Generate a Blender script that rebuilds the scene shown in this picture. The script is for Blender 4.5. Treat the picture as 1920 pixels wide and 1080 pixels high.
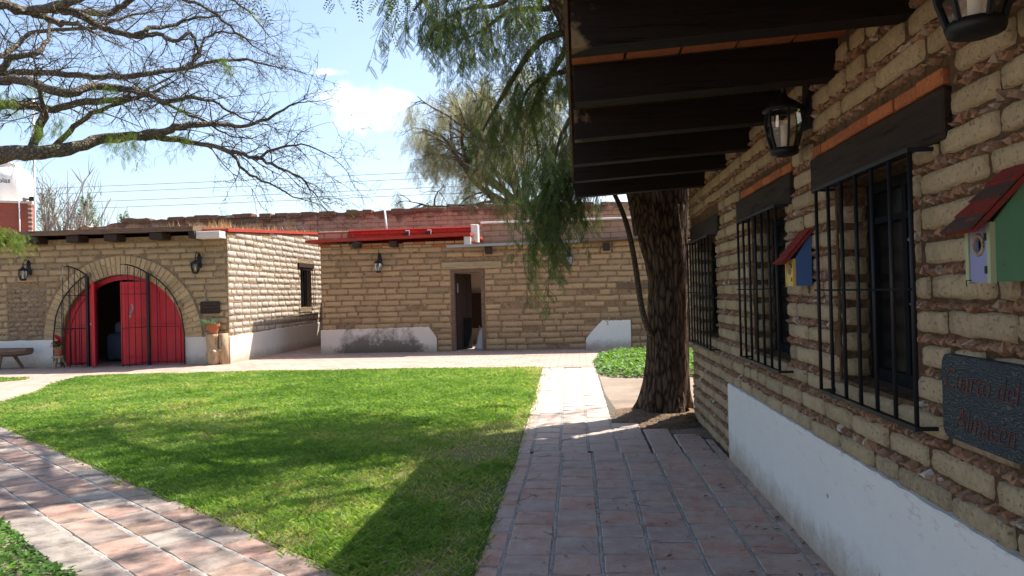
import bpy, math, random
import numpy as np
from mathutils import Vector, Matrix

for o in list(bpy.data.objects):
    bpy.data.objects.remove(o)
S = bpy.context.scene
COL = S.collection
rad = math.radians

# ------------------------------------------------------------------ camera
cam = bpy.data.cameras.new('camera')
camo = bpy.data.objects.new('camera', cam)
COL.objects.link(camo)
cam.sensor_width = 36
cam.lens = 36 * 1400 / 1920
cam.clip_start = 0.05
cam.clip_end = 3000
camo.matrix_world = (Matrix.Translation((0, 0, 1.5)) @ Matrix.Rotation(rad(5.02), 4, 'Z')
                     @ Matrix.Rotation(rad(90.45), 4, 'X') @ Matrix.Rotation(-0.025, 4, 'Z'))
S.camera = camo

# ------------------------------------------------------------------ light
SUN = Vector((0.50, 0.43, 1.0)).normalized()
sl = bpy.data.lights.new('sun', 'SUN')
sl.energy = 5.0
sl.angle = rad(0.53)
sl.color = (1.0, 0.95, 0.87)
so = bpy.data.objects.new('sun', sl)
so.rotation_euler = (-SUN).to_track_quat('-Z', 'Y').to_euler()
so.location = (5, 5, 20)
COL.objects.link(so)

W = bpy.data.worlds.new('World')
S.world = W
W.use_nodes = True
wn, wl = W.node_tree.nodes, W.node_tree.links
bg = wn['Background']
sky = wn.new('ShaderNodeTexSky')
sky.sky_type = 'NISHITA'
sky.sun_disc = False
sky.sun_elevation = math.asin(SUN.z)
sky.sun_rotation = math.atan2(SUN.x, SUN.y)
sky.air_density = 1.0
sky.dust_density = 2.0
sky.ozone_density = 1.0
# a few fair weather clouds, as part of the sky
tc = wn.new('ShaderNodeTexCoord')


def wmath(op, a, b=None, c=None):
    n = wn.new('ShaderNodeMath')
    n.operation = op
    for i, x in enumerate((a, b, c)):
        if x is None:
            continue
        if isinstance(x, (int, float)):
            n.inputs[i].default_value = x
        else:
            wl.new(x, n.inputs[i])
    return n.outputs[0]


def wdot(vec):
    n = wn.new('ShaderNodeVectorMath')
    n.operation = 'DOT_PRODUCT'
    wl.new(tc.outputs['Generated'], n.inputs[0])
    n.inputs[1].default_value = vec
    return n.outputs['Value']


def cloud(d, su, sv, seed):
    d = Vector(d).normalized()
    r = d.cross(Vector((0, 0, 1))).normalized()
    u = r.cross(d)
    a = wmath('DIVIDE', wdot(r), su)
    b = wmath('DIVIDE', wdot(u), sv)
    rr = wmath('SQRT', wmath('ADD', wmath('MULTIPLY', a, a), wmath('MULTIPLY', b, b)))
    front = wmath('GREATER_THAN', wdot(d), 0.0)
    mp = wn.new('ShaderNodeMapping')
    mp.inputs['Location'].default_value = (seed, seed * 2, 0)
    wl.new(tc.outputs['Generated'], mp.inputs['Vector'])
    nz = wn.new('ShaderNodeTexNoise')
    nz.inputs['Scale'].default_value = 22
    nz.inputs['Detail'].default_value = 7
    nz.inputs['Roughness'].default_value = 0.6
    wl.new(mp.outputs[0], nz.inputs['Vector'])
    v = wmath('ADD', wmath('SUBTRACT', 1.0, rr), wmath('MULTIPLY', wmath('SUBTRACT', nz.outputs[0], 0.5), 2.6))
    mr = wn.new('ShaderNodeMapRange')
    mr.interpolation_type = 'SMOOTHSTEP'
    mr.inputs[1].default_value = 0.0
    mr.inputs[2].default_value = 1.15
    wl.new(v, mr.inputs[0])
    return wmath('MULTIPLY', mr.outputs[0], front)


CL = None
for dd, su, sv, sd in (((-0.262, 0.935, 0.240), 0.075, 0.032, 1.3),
                       ((-0.225, 0.94, 0.250), 0.045, 0.020, 3.1),
                       ((-0.305, 0.91, 0.283), 0.022, 0.006, 5.0),
                       ((0.45, 0.85, 0.35), 0.12, 0.03, 7.7)):
    c = cloud(dd, su, sv, sd)
    CL = c if CL is None else wmath('MAXIMUM', CL, c)
wm = wn.new('ShaderNodeMix')
wm.data_type = 'RGBA'
wl.new(wmath('MULTIPLY', CL, 0.92), wm.inputs['Factor'])
wl.new(sky.outputs[0], wm.inputs['A'])
wm.inputs['B'].default_value = (8.0, 8.1, 8.3, 1)
wl.new(wm.outputs['Result'], bg.inputs['Color'])
bg.inputs['Strength'].default_value = 0.125

S.view_settings.view_transform = 'Standard'
S.view_settings.look = 'None'
S.view_settings.gamma = 1
S.view_settings.use_curve_mapping = False
S.view_settings.exposure = 1.15
S.render.resolution_x, S.render.resolution_y = 1024, 576
S.render.engine = 'CYCLES'
S.cycles.max_bounces = 8
S.cycles.diffuse_bounces = 5
S.cycles.transparent_max_bounces = 12

# ------------------------------------------------------------------ materials
MATS = {}


class NT:
    def __init__(s, name):
        m = bpy.data.materials.new(name)
        m.use_nodes = True
        s.m = m
        s.n = m.node_tree.nodes
        s.l = m.node_tree.links
        s.b = s.n['Principled BSDF']
        s.out = s.n['Material Output']
        s._pos = None
        MATS[name] = m

    def node(s, t, **k):
        n = s.n.new('ShaderNode' + t)
        for a, b in k.items():
            setattr(n, a, b)
        return n

    def put(s, sock, v):
        if isinstance(v, bpy.types.NodeSocket):
            s.l.new(v, sock)
        elif isinstance(v, tuple) and len(v) == 3 and sock.type == 'RGBA':
            sock.default_value = (*v, 1)
        else:
            sock.default_value = v

    def pos(s, scale=(1, 1, 1), obj=False):
        g = s.node('TexCoord').outputs['Object'] if obj else s.node('NewGeometry').outputs['Position']
        mp = s.node('Mapping')
        mp.inputs['Scale'].default_value = scale
        s.l.new(g, mp.inputs['Vector'])
        return mp.outputs[0]

    def noise(s, scale, detail=4, rough=0.55, vec=None, dist=0.0):
        n = s.node('TexNoise')
        n.inputs['Scale'].default_value = scale
        n.inputs['Detail'].default_value = detail
        n.inputs['Roughness'].default_value = rough
        n.inputs['Distortion'].default_value = dist
        s.l.new(vec if vec is not None else s.pos(), n.inputs['Vector'])
        return n.outputs['Fac']

    def ramp(s, fac, stops):
        r = s.node('ValToRGB')
        e = r.color_ramp.elements
        while len(e) > 1:
            e.remove(e[-1])
        for i, (p, c) in enumerate(stops):
            x = e[0] if i == 0 else e.new(p)
            x.position = p
            x.color = (*c, 1) if len(c) == 3 else c
        s.l.new(fac, r.inputs[0])
        return r.outputs[0]

    def mr(s, v, a, b, c=0.0, d=1.0):
        n = s.node('MapRange')
        for i, x in enumerate((v, a, b, c, d)):
            s.put(n.inputs[i], x)
        return n.outputs[0]

    def math(s, op, a, b=0.0):
        n = s.node('Math', operation=op)
        s.put(n.inputs[0], a)
        s.put(n.inputs[1], b)
        return n.outputs[0]

    def mix(s, f, a, b, mode='MIX'):
        n = s.node('Mix', data_type='RGBA', blend_type=mode)
        s.put(n.inputs['Factor'], f)
        s.put(n.inputs['A'], a)
        s.put(n.inputs['B'], b)
        return n.outputs['Result']

    def rnd(s):
        """random per object plus the per-piece tint stored in joined meshes"""
        r = s.node('ObjectInfo').outputs['Random']
        a = s.node('Attribute', attribute_name='tint').outputs['Fac']
        return s.math('FRACT', s.math('ADD', r, a))

    def xyz(s, obj=False):
        n = s.node('SeparateXYZ')
        s.l.new(s.pos(obj=obj), n.inputs[0])
        return n.outputs

    def bump(s, h, strength=0.4, dist=0.02):
        b = s.node('Bump')
        b.inputs['Strength'].default_value = strength
        b.inputs['Distance'].default_value = dist
        s.l.new(h, b.inputs['Height'])
        s.l.new(b.outputs[0], s.b.inputs['Normal'])

    def done(s, col, rough=0.9, spec=0.2, metal=0.0):
        s.put(s.b.inputs['Base Color'], col)
        s.put(s.b.inputs['Roughness'], rough)
        s.b.inputs['Specular IOR Level'].default_value = spec
        s.b.inputs['Metallic'].default_value = metal
        return s.m


def m_adobe(name, c1, c2, c3, grey=0.0):
    t = NT(name)
    r = t.rnd()
    k_ = lambda c, f: tuple(min(1, x * f) for x in c)
    base = t.ramp(r, [(0, k_(c1, 1.06)), (0.3, c2), (0.55, k_(c3, .95)), (0.75, k_(c2, 1.10)), (0.9, k_(c3, .74)), (1, k_(c1, .88))])
    big = t.noise(1.1, 4)
    base = t.mix(t.mr(big, 0.35, 0.7, 0.0, 0.35), base, tuple(x * 0.72 for x in c2))
    mud = t.math('ADD', t.noise(2.6, 6, 0.72), t.mr(t.xyz()[2], 0.2, 1.3, 0.12, 0.0))
    base = t.mix(t.mr(mud, 0.50, 0.68, 0.0, 0.6), base, tuple(a_ * b_ for a_, b_ in zip(c2, (0.60, 0.58, 0.58))))
    fine = t.noise(38, 5, 0.65)
    base = t.mix(t.mr(fine, 0.35, 0.7, 0.0, 0.5), base, tuple(min(1, x * 1.25) for x in c2), 'MIX')
    pits = t.noise(75, 3, 0.6)
    pm = t.mr(pits, 0.30, 0.40, 1.0, 0.0)
    base = t.mix(t.math('MULTIPLY', pm, 0.6), base, tuple(x * 0.35 for x in c2))
    straw = t.noise(1, 2, 0.5, t.pos((160, 160, 700)))
    base = t.mix(t.mr(straw, 0.68, 0.74, 0.0, 0.35), base, (0.55, 0.45, 0.28))
    h = t.math('ADD', t.math('MULTIPLY', t.noise(14, 6, 0.65), 1.0), t.math('MULTIPLY', t.noise(60, 4, 0.6), 0.6))
    h = t.math('SUBTRACT', h, t.math('MULTIPLY', pm, 0.6))
    t.bump(h, 0.75, 0.012)
    return t.done(base, 0.95, 0.1)


m_adobe('adobe_house', (0.37, 0.275, 0.160), (0.45, 0.340, 0.205), (0.33, 0.250, 0.155))
m_adobe('adobe_tan', (0.36, 0.26, 0.150), (0.44, 0.325, 0.19), (0.31, 0.23, 0.14))
m_adobe('adobe_ochre', (0.37, 0.245, 0.140), (0.47, 0.315, 0.175), (0.29, 0.205, 0.130))
m_adobe('adobe_worn', (0.27, 0.205, 0.14), (0.33, 0.25, 0.17), (0.22, 0.165, 0.115))
m_adobe('adobe_sunlit', (0.40, 0.345, 0.285), (0.47, 0.41, 0.345), (0.35, 0.30, 0.25))  # paler than the front wall's adobe: strong sunlight put into the colour
m_adobe('arch_clay', (0.43, 0.30, 0.165), (0.50, 0.36, 0.20), (0.38, 0.265, 0.15))
m_adobe('fired_brick', (0.42, 0.13, 0.055), (0.48, 0.17, 0.07), (0.32, 0.105, 0.055))


def m_mortar(name, c):
    t = NT(name)
    n = t.noise(9, 6, 0.7)
    col = t.ramp(n, [(0.25, tuple(x * 0.5 for x in c)), (0.5, c), (0.8, tuple(min(1, x * 1.5) for x in c))])
    v = t.node('TexVoronoi')
    v.inputs['Scale'].default_value = 26
    t.l.new(t.pos(), v.inputs['Vector'])
    col = t.mix(t.mr(v.outputs['Distance'], 0.1, 0.6, 0.35, 0.0), col, tuple(min(1, x * 1.8) for x in c))
    h = t.math('ADD', t.noise(22, 6, 0.75), t.math('MULTIPLY', v.outputs['Distance'], 0.7))
    t.bump(h, 1.0, 0.035)
    return t.done(col, 0.95, 0.1)


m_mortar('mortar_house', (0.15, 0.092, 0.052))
m_mortar('mortar_tan', (0.29, 0.205, 0.122))
m_mortar('mortar_ochre', (0.28, 0.18, 0.102))
m_mortar('lime_joint', (0.46, 0.36, 0.24))
m_mortar('soil', (0.17, 0.115, 0.075))

t = NT('chips')
c = t.ramp(t.rnd(), [(0, (0.27, 0.145, 0.085)), (0.35, (0.35, 0.20, 0.125)), (0.7, (0.22, 0.125, 0.08)),
                     (0.93, (0.33, 0.24, 0.17)), (0.985, (0.55, 0.48, 0.40))])
t.bump(t.noise(60, 4), 0.5, 0.01)
t.done(c, 0.9, 0.15)


def m_plaster(name, c, stain=None, dust=(0.42, 0.32, 0.23), ztop=0.35):
    t = NT(name)
    n = t.noise(2.2, 6, 0.65)
    col = t.mix(t.mr(n, 0.35, 0.75, 0.0, 0.25), c, tuple(x * 0.78 for x in c))
    z = t.xyz()[2]
    # splashed earth near the ground, ragged
    lo = t.math('ADD', t.math('MULTIPLY', t.noise(6, 7, 0.75), 0.55), t.mr(z, 0.0, ztop, 0.40, -0.10))
    col = t.mix(t.mr(lo, 0.30, 0.60, 0.0, 0.88), col, dust)
    sc = t.noise(1.0, 6, 0.7, t.pos((9, 9, 30)))
    col = t.mix(t.math('MULTIPLY', t.mr(sc, 0.56, 0.68), t.mr(z, 0.40, 0.66, 0.0, 0.7)), col, (0.50, 0.41, 0.28))
    fl = t.noise(7, 5, 0.6)
    col = t.mix(t.math('MULTIPLY', t.mr(fl, 0.69, 0.70), 0.8), col, (0.26, 0.21, 0.17))
    sp = t.noise(42, 4, 0.7)
    spk = t.math('MULTIPLY', t.mr(sp, 0.62, 0.68), t.mr(z, 0.05, 0.4, 1.0, 0.12))
    col = t.mix(t.math('MULTIPLY', spk, 0.65), col, tuple(x * 0.5 for x in dust))
    if stain:
        x = t.xyz()[0]
        xm = t.mr(t.math('ABSOLUTE', t.math('SUBTRACT', x, stain[0])), stain[1] * 0.6, stain[1], 1.0, 0.0)
        m = t.math('ADD', t.noise(3.0, 7, 0.75), t.math('MULTIPLY', t.math('SUBTRACT', xm, 0.75), 0.5))
        m = t.math('ADD', m, t.mr(z, 0.1, 0.5, 0.16, -0.14))
        col = t.mix(t.mr(m, 0.42, 0.66, 0.0, 0.82), col, (0.075, 0.055, 0.042))
    ch = t.noise(4.5, 3, 0.5)
    t.bump(t.math('ADD', t.math('MULTIPLY', t.noise(3, 5), 1.0), t.math('MULTIPLY', t.noise(55, 4), 0.2)), 0.35, 0.03)
    return t.done(col, 0.85, 0.25)


m_plaster('plaster_white', (0.78, 0.735, 0.665))
m_plaster('plaster_cream', (0.66, 0.60, 0.53))
m_plaster('plaster_mould', (0.72, 0.60, 0.51), (-5.35, 1.5))
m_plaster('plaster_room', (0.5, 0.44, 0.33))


def m_wood(name, c1, c2, scale=(3, 40, 40), patch=None, rough=0.75):
    t = NT(name)
    v = t.pos(scale, obj=True)
    g = t.noise(1.0, 6, 0.65, v, 0.6)
    col = t.ramp(g, [(0.25, c1), (0.75, c2)])
    cr = t.noise(0.7, 3, 0.6, t.pos(tuple(x * 1.6 for x in scale), obj=True))
    col = t.mix(t.mr(cr, 0.34, 0.40, 0.75, 0.0), col, tuple(x * 0.3 for x in c1))
    if patch:
        x = t.xyz()[0]
        m = t.math('ADD', t.noise(4.2, 5, 0.6), t.mr(x, 0.0, 0.20, 0.12, -0.20))
        col = t.mix(t.mr(m, 0.57, 0.65), col, patch)
    t.bump(t.math('ADD', g, t.mr(cr, 0.3, 0.42, 0.0, 1.0)), 0.5, 0.01)
    return t.done(col, rough, 0.25)


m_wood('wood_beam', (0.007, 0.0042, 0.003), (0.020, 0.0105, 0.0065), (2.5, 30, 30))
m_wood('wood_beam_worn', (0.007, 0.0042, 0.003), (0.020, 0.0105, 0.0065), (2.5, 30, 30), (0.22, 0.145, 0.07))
m_wood('wood_dark', (0.022, 0.015, 0.012), (0.06, 0.04, 0.03), (30, 3, 30))
m_wood('wood_lintel', (0.016, 0.010, 0.007), (0.045, 0.027, 0.018), (40, 3, 40))
m_wood('wood_old', (0.09, 0.055, 0.035), (0.22, 0.14, 0.09), (3, 40, 40))
m_wood('wood_pale', (0.27, 0.19, 0.11), (0.46, 0.34, 0.20), (2.5, 40, 30))
m_wood('wood_log', (0.30, 0.20, 0.11), (0.50, 0.36, 0.22), (22, 22, 2.5))
m_wood('wood_bench', (0.10, 0.06, 0.04), (0.24, 0.16, 0.11), (3, 30, 30))


def m_paint(name, c, wear=(0.25, 0.17, 0.1), amount=0.62, rough=0.45, spec=0.4):
    t = NT(name)
    n = t.noise(3, 5, 0.6)
    col = t.mix(t.mr(n, 0.3, 0.75, 0.0, 0.4), c, tuple(x * 0.6 for x in c))
    w = t.noise(24, 6, 0.75)
    col = t.mix(t.mr(w, amount, amount + 0.06, 0.0, 0.8), col, wear)
    t.bump(t.noise(1, 4, 0.6, t.pos((60, 60, 5))), 0.25, 0.004)
    return t.done(col, t.mr(n, 0.2, 0.8, rough - 0.1, rough + 0.25), spec)


m_paint('paint_red', (0.58, 0.024, 0.034), (0.22, 0.05, 0.04), amount=0.62)
m_paint('paint_roofred', (0.40, 0.050, 0.032), (0.30, 0.14, 0.10), 0.57, 0.85, 0.1)
m_paint('iron', (0.012, 0.012, 0.014), (0.05, 0.03, 0.02), 0.68, 0.5)
m_paint('iron_grey', (0.010, 0.012, 0.014), (0.03, 0.02, 0.015), 0.70, 0.8, 0.1)
m_paint('bh_green', (0.15, 0.32, 0.18), (0.24, 0.17, 0.09), 0.60, 0.85, 0.1)
m_paint('bh_pale', (0.42, 0.46, 0.26), (0.3, 0.22, 0.12), 0.66, 0.7, 0.2)
m_paint('bh_lavender', (0.30, 0.30, 0.47), (0.42, 0.30, 0.30), 0.58, 0.7, 0.2)
m_paint('bh_blue', (0.085, 0.165, 0.37), (0.17, 0.18, 0.2), 0.60, 0.85, 0.1)
m_paint('bh_yellow', (0.68, 0.47, 0.13), (0.4, 0.27, 0.1), 0.66, 0.7, 0.2)
m_paint('bh_red', (0.27, 0.045, 0.035), (0.10, 0.05, 0.04), 0.54, 0.85, 0.1)
m_paint('bh_brown', (0.10, 0.06, 0.05), (0.25, 0.09, 0.06), 0.58, 0.9, 0.1)
m_paint('metal_grey', (0.34, 0.34, 0.35), (0.2, 0.14, 0.1), 0.66, 0.5)
m_paint('pipe_white', (0.72, 0.70, 0.68), (0.4, 0.3, 0.25), 0.70, 0.5)
m_paint('tank_white', (0.80, 0.76, 0.72), (0.6, 0.5, 0.42), 0.72, 0.5)
m_paint('letter_black', (0.02, 0.02, 0.022), amount=0.9)
m_paint('letter_red', (0.15, 0.018, 0.014), (0.03, 0.03, 0.03), 0.52)
m_paint('terracotta', (0.40, 0.14, 0.065), (0.5, 0.36, 0.27), 0.66, 0.85, 0.15)
m_paint('blanket', (0.15, 0.19, 0.27), amount=0.95, rough=0.9)
m_paint('pillow', (0.30, 0.34, 0.42), amount=0.95, rough=0.9)
m_paint('cloth_white', (0.62, 0.60, 0.58), amount=0.95, rough=0.9)
m_paint('poinsettia', (0.45, 0.015, 0.03), amount=0.9)
m_paint('candle', (0.75, 0.72, 0.62), amount=0.9)
m_paint('wire', (0.10, 0.10, 0.11), amount=0.9)

t = NT('sign_wood')
v = t.pos((30, 5, 26))
n1 = t.noise(1, 5, 0.6, v, 2.5)
wv = t.node('TexWave', wave_type='BANDS', bands_direction='Z')
wv.inputs['Scale'].default_value = 30
wv.inputs['Distortion'].default_value = 14
wv.inputs['Detail'].default_value = 4
wv.inputs['Detail Scale'].default_value = 1.6
t.l.new(t.pos((1, 0.55, 1)), wv.inputs['Vector'])
col = t.mix(t.mr(wv.outputs['Fac'], 0.80, 0.97, 0.0, 0.6), (0.018, 0.026, 0.028), (0.16, 0.18, 0.17))
col = t.mix(t.mr(t.noise(5, 3), 0.45, 0.7, 0.0, 0.6), col, (0.018, 0.028, 0.042))
t.bump(wv.outputs['Fac'], 0.4, 0.004)
t.done(col, 0.6, 0.3)

t = NT('glass_dark')
t.b.inputs['Transmission Weight'].default_value = 0.0
t.done((0.006, 0.007, 0.008), 0.22, 0.18)
t = NT('lamp_glass')
tr = t.node('BsdfTransparent')
tr.inputs[0].default_value = (0.93, 0.92, 0.88, 1)
gl = t.node('BsdfGlossy')
gl.inputs['Roughness'].default_value = 0.06
fr = t.node('Fresnel')
fr.inputs[0].default_value = 1.5
mx = t.node('MixShader')
t.l.new(t.math('ADD', t.math('MULTIPLY', fr.outputs[0], 1.0), 0.05), mx.inputs[0])
t.l.new(tr.outputs[0], mx.inputs[1])
t.l.new(gl.outputs[0], mx.inputs[2])
t.l.new(mx.outputs[0], t.out.inputs['Surface'])

# paving: fired clay squares, each piece with its own tone
t = NT('paver')
r = t.rnd()
col = t.ramp(r, [(0, (0.40, 0.235, 0.19)), (0.2, (0.49, 0.255, 0.185)), (0.4, (0.41, 0.29, 0.24)),
                 (0.6, (0.48, 0.275, 0.20)), (0.8, (0.37, 0.255, 0.215)), (1, (0.46, 0.31, 0.25))])
n = t.noise(7, 6, 0.7)
col = t.mix(t.mr(n, 0.38, 0.70, 0.0, 0.75), col, (0.50, 0.425, 0.37))
n2 = t.noise(2.2, 5, 0.7, t.pos((1, 1.5, 1)))
col = t.mix(t.mr(n2, 0.52, 0.74, 0.0, 0.5), col, (0.16, 0.115, 0.095))
n3 = t.noise(48, 4, 0.7)
col = t.mix(t.mr(n3, 0.60, 0.70, 0.0, 0.55), col, (0.17, 0.12, 0.10))
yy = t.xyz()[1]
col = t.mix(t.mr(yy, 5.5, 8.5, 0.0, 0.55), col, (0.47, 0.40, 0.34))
t.bump(t.math('ADD', t.noise(9, 6, 0.7), t.math('MULTIPLY', t.noise(45, 4), 0.35)), 0.6, 0.012)
t.done(col, 0.8, 0.25)

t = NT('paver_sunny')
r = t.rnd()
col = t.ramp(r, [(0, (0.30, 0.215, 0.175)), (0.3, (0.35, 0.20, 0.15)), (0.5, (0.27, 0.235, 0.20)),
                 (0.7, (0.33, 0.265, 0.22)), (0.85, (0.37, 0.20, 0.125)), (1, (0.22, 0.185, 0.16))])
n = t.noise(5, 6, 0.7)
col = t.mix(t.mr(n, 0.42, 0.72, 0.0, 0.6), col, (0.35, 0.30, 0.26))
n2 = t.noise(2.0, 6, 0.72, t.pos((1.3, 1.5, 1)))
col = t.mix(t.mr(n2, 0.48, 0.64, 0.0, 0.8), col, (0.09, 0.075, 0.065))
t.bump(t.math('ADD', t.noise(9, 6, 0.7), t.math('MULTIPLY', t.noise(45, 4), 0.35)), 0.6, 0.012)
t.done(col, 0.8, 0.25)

t = NT('cement')
col = t.ramp(t.noise(30, 5, 0.7), [(0.3, (0.24, 0.215, 0.19)), (0.7, (0.44, 0.40, 0.36))])
t.bump(t.noise(50, 5), 0.8, 0.01)
t.done(col, 0.95, 0.1)
t = NT('joint')
col = t.ramp(t.noise(30, 5, 0.7), [(0.3, (0.07, 0.058, 0.048)), (0.7, (0.15, 0.13, 0.11))])
t.bump(t.noise(50, 5), 0.8, 0.01)
t.done(col, 0.95, 0.1)

# the sunny cross walk: brick texture laid in world metres
t = NT('cross_paving')
bt = t.node('TexBrick')
bt.offset = 0.5
bt.inputs['Scale'].default_value = 1.0
bt.inputs['Mortar Size'].default_value = 0.012
bt.inputs['Brick Width'].default_value = 0.30
bt.inputs['Row Height'].default_value = 0.29
bt.inputs['Bias'].default_value = 0
bt.inputs['Color1'].default_value = (0.42, 0.295, 0.235, 1)
bt.inputs['Color2'].default_value = (0.32, 0.225, 0.18, 1)
bt.inputs['Mortar'].default_value = (0.21, 0.155, 0.13, 1)
t.l.new(t.pos(), bt.inputs['Vector'])
col = t.mix(t.mr(t.noise(1.3, 6, 0.7), 0.4, 0.7, 0.0, 0.6), bt.outputs['Color'], (0.42, 0.335, 0.28))
col = t.mix(t.mr(t.noise(6, 6, 0.7), 0.55, 0.7, 0.0, 0.4), col, (0.28, 0.21, 0.17))
t.bump(t.math('SUBTRACT', t.noise(12, 5), bt.outputs['Fac']), 0.5, 0.012)
t.done(col, 0.85, 0.2)

t = NT('dirt')
n = t.noise(1.2, 7, 0.7)
col = t.ramp(n, [(0.3, (0.16, 0.12, 0.088)), (0.5, (0.25, 0.195, 0.148)), (0.75, (0.34, 0.275, 0.22))])
col = t.mix(t.mr(t.noise(35, 4, 0.7), 0.55, 0.68, 0.0, 0.5), col, (0.16, 0.12, 0.09))
t.bump(t.math('ADD', t.noise(5, 6, 0.7), t.math('MULTIPLY', t.noise(40, 4), 0.4)), 0.7, 0.03)
t.done(col, 0.95, 0.1)

t = NT('lawn_soil')
n = t.noise(1.4, 6, 0.7)
col = t.ramp(n, [(0.35, (0.11, 0.15, 0.03)), (0.55, (0.16, 0.17, 0.05)), (0.75, (0.28, 0.22, 0.12))])
t.bump(t.noise(25, 5), 0.8, 0.02)
t.done(col, 0.95, 0.1)


def m_leaf(name, ramp, trans=0.35, tr_col=None, rough=0.5):
    t = NT(name)
    a = t.node('Attribute', attribute_name='tint').outputs['Fac']
    r = t.node('ObjectInfo').outputs['Random']
    f = t.math('FRACT', t.math('ADD', a, t.math('MULTIPLY', r, 0.0)))
    col = t.ramp(f, ramp)
    t.put(t.b.inputs['Base Color'], col)
    t.b.inputs['Roughness'].default_value = rough
    t.b.inputs['Specular IOR Level'].default_value = 0.25
    tl = t.node('BsdfTranslucent')
    t.put(tl.inputs[0], t.mix(1.0, col, (1.35, 1.25, 0.6), 'MULTIPLY'))
    mx = t.node('MixShader')
    mx.inputs[0].default_value = trans
    t.l.new(t.b.outputs[0], mx.inputs[1])
    t.l.new(tl.outputs[0], mx.inputs[2])
    t.l.new(mx.outputs[0], t.out.inputs['Surface'])


m_leaf('grass', [(0, (0.088, 0.185, 0.030)), (0.40, (0.165, 0.300, 0.058)), (0.66, (0.245, 0.370, 0.092)),
                 (0.84, (0.41, 0.42, 0.170)), (1, (0.54, 0.47, 0.29))], 0.5)
m_leaf('leaf_pepper', [(0, (0.055, 0.10, 0.032)), (0.6, (0.095, 0.15, 0.050)), (1, (0.17, 0.21, 0.075))], 0.4)
m_leaf('leaf_far', [(0, (0.15, 0.175, 0.105)), (0.5, (0.25, 0.265, 0.165)), (1, (0.36, 0.34, 0.24))], 0.45)
m_leaf('leaf_mesquite', [(0, (0.09, 0.17, 0.02)), (1, (0.20, 0.28, 0.05))], 0.4)
m_leaf('leaf_cover', [(0, (0.045, 0.12, 0.016)), (0.6, (0.10, 0.22, 0.028)), (1, (0.20, 0.33, 0.05))], 0.4)
m_leaf('leaf_succulent', [(0, (0.12, 0.22, 0.15)), (1, (0.26, 0.36, 0.26))], 0.2)
m_leaf('straw', [(0, (0.30, 0.20, 0.10)), (1, (0.52, 0.38, 0.20))], 0.3)
m_leaf('leaf_litter', [(0, (0.07, 0.05, 0.035)), (1, (0.22, 0.15, 0.09))], 0.1)


def m_bark(name, c1, c2, sc=(16, 16, 2.2), strength=1.0):
    t = NT(name)
    v = t.pos(sc)
    n = t.noise(1.0, 7, 0.7, v, 1.2)
    vo = t.node('TexVoronoi', feature='DISTANCE_TO_EDGE')
    vo.inputs['Scale'].default_value = 1.0
    mpn = t.node('Mapping')
    t.l.new(t.pos(tuple(x * 0.9 for x in sc)), mpn.inputs[0])
    t.l.new(mpn.outputs[0], vo.inputs['Vector'])
    h = t.math('ADD', n, t.mr(vo.outputs['Distance'], 0.0, 0.35, 0.0, 0.7))
    col = t.ramp(h, [(0.45, c1), (1.1, c2)])
    t.bump(h, strength, 0.05)
    t.done(col, 0.95, 0.1)


m_bark('bark_pepper', (0.030, 0.019, 0.014), (0.17, 0.112, 0.076), (20, 20, 5.0), 1.0)
m_bark('bark_branch', (0.075, 0.05, 0.035), (0.17, 0.125, 0.09), (30, 30, 30), 0.6)
m_bark('bark_mesquite', (0.075, 0.062, 0.05), (0.23, 0.195, 0.155), (22, 22, 22), 0.8)
m_bark('bark_bare', (0.20, 0.165, 0.14), (0.34, 0.30, 0.27), (14, 14, 4), 0.4)

t = NT('old_wall')
bt = t.node('TexBrick')
bt.inputs['Scale'].default_value = 1.0
bt.inputs['Mortar Size'].default_value = 0.014
bt.inputs['Brick Width'].default_value = 0.48
bt.inputs['Row Height'].default_value = 0.15
bt.inputs['Color1'].default_value = (0.48, 0.275, 0.18, 1)
bt.inputs['Color2'].default_value = (0.38, 0.215, 0.14, 1)
bt.inputs['Mortar'].default_value = (0.22, 0.13, 0.09, 1)
mp = t.node('Mapping')
mp.inputs['Rotation'].default_value = (rad(90), 0, 0)
t.l.new(t.node('NewGeometry').outputs['Position'], mp.inputs[0])
t.l.new(mp.outputs[0], bt.inputs['Vector'])
col = t.mix(t.mr(t.noise(1.6, 7, 0.7), 0.42, 0.62), bt.outputs['Color'], (0.45, 0.30, 0.20))
zt = t.xyz()[2]
dk = t.math('ADD', t.noise(1.7, 6, 0.75), t.mr(zt, 3.7, 4.45, -0.25, 0.22))
col = t.mix(t.mr(dk, 0.52, 0.64, 0.0, 0.7), col, (0.075, 0.045, 0.035))
lm = t.noise(1.5, 7, 0.75, t.pos((1, 1, 2.2)))
col = t.mix(t.mr(lm, 0.60, 0.66, 0.0, 0.8), col, (0.52, 0.44, 0.38))
t.bump(t.math('SUBTRACT', t.noise(6, 7, 0.75), t.math('MULTIPLY', bt.outputs['Fac'], 0.4)), 1.0, 0.06)
t.done(col, 0.95, 0.1)

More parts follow.
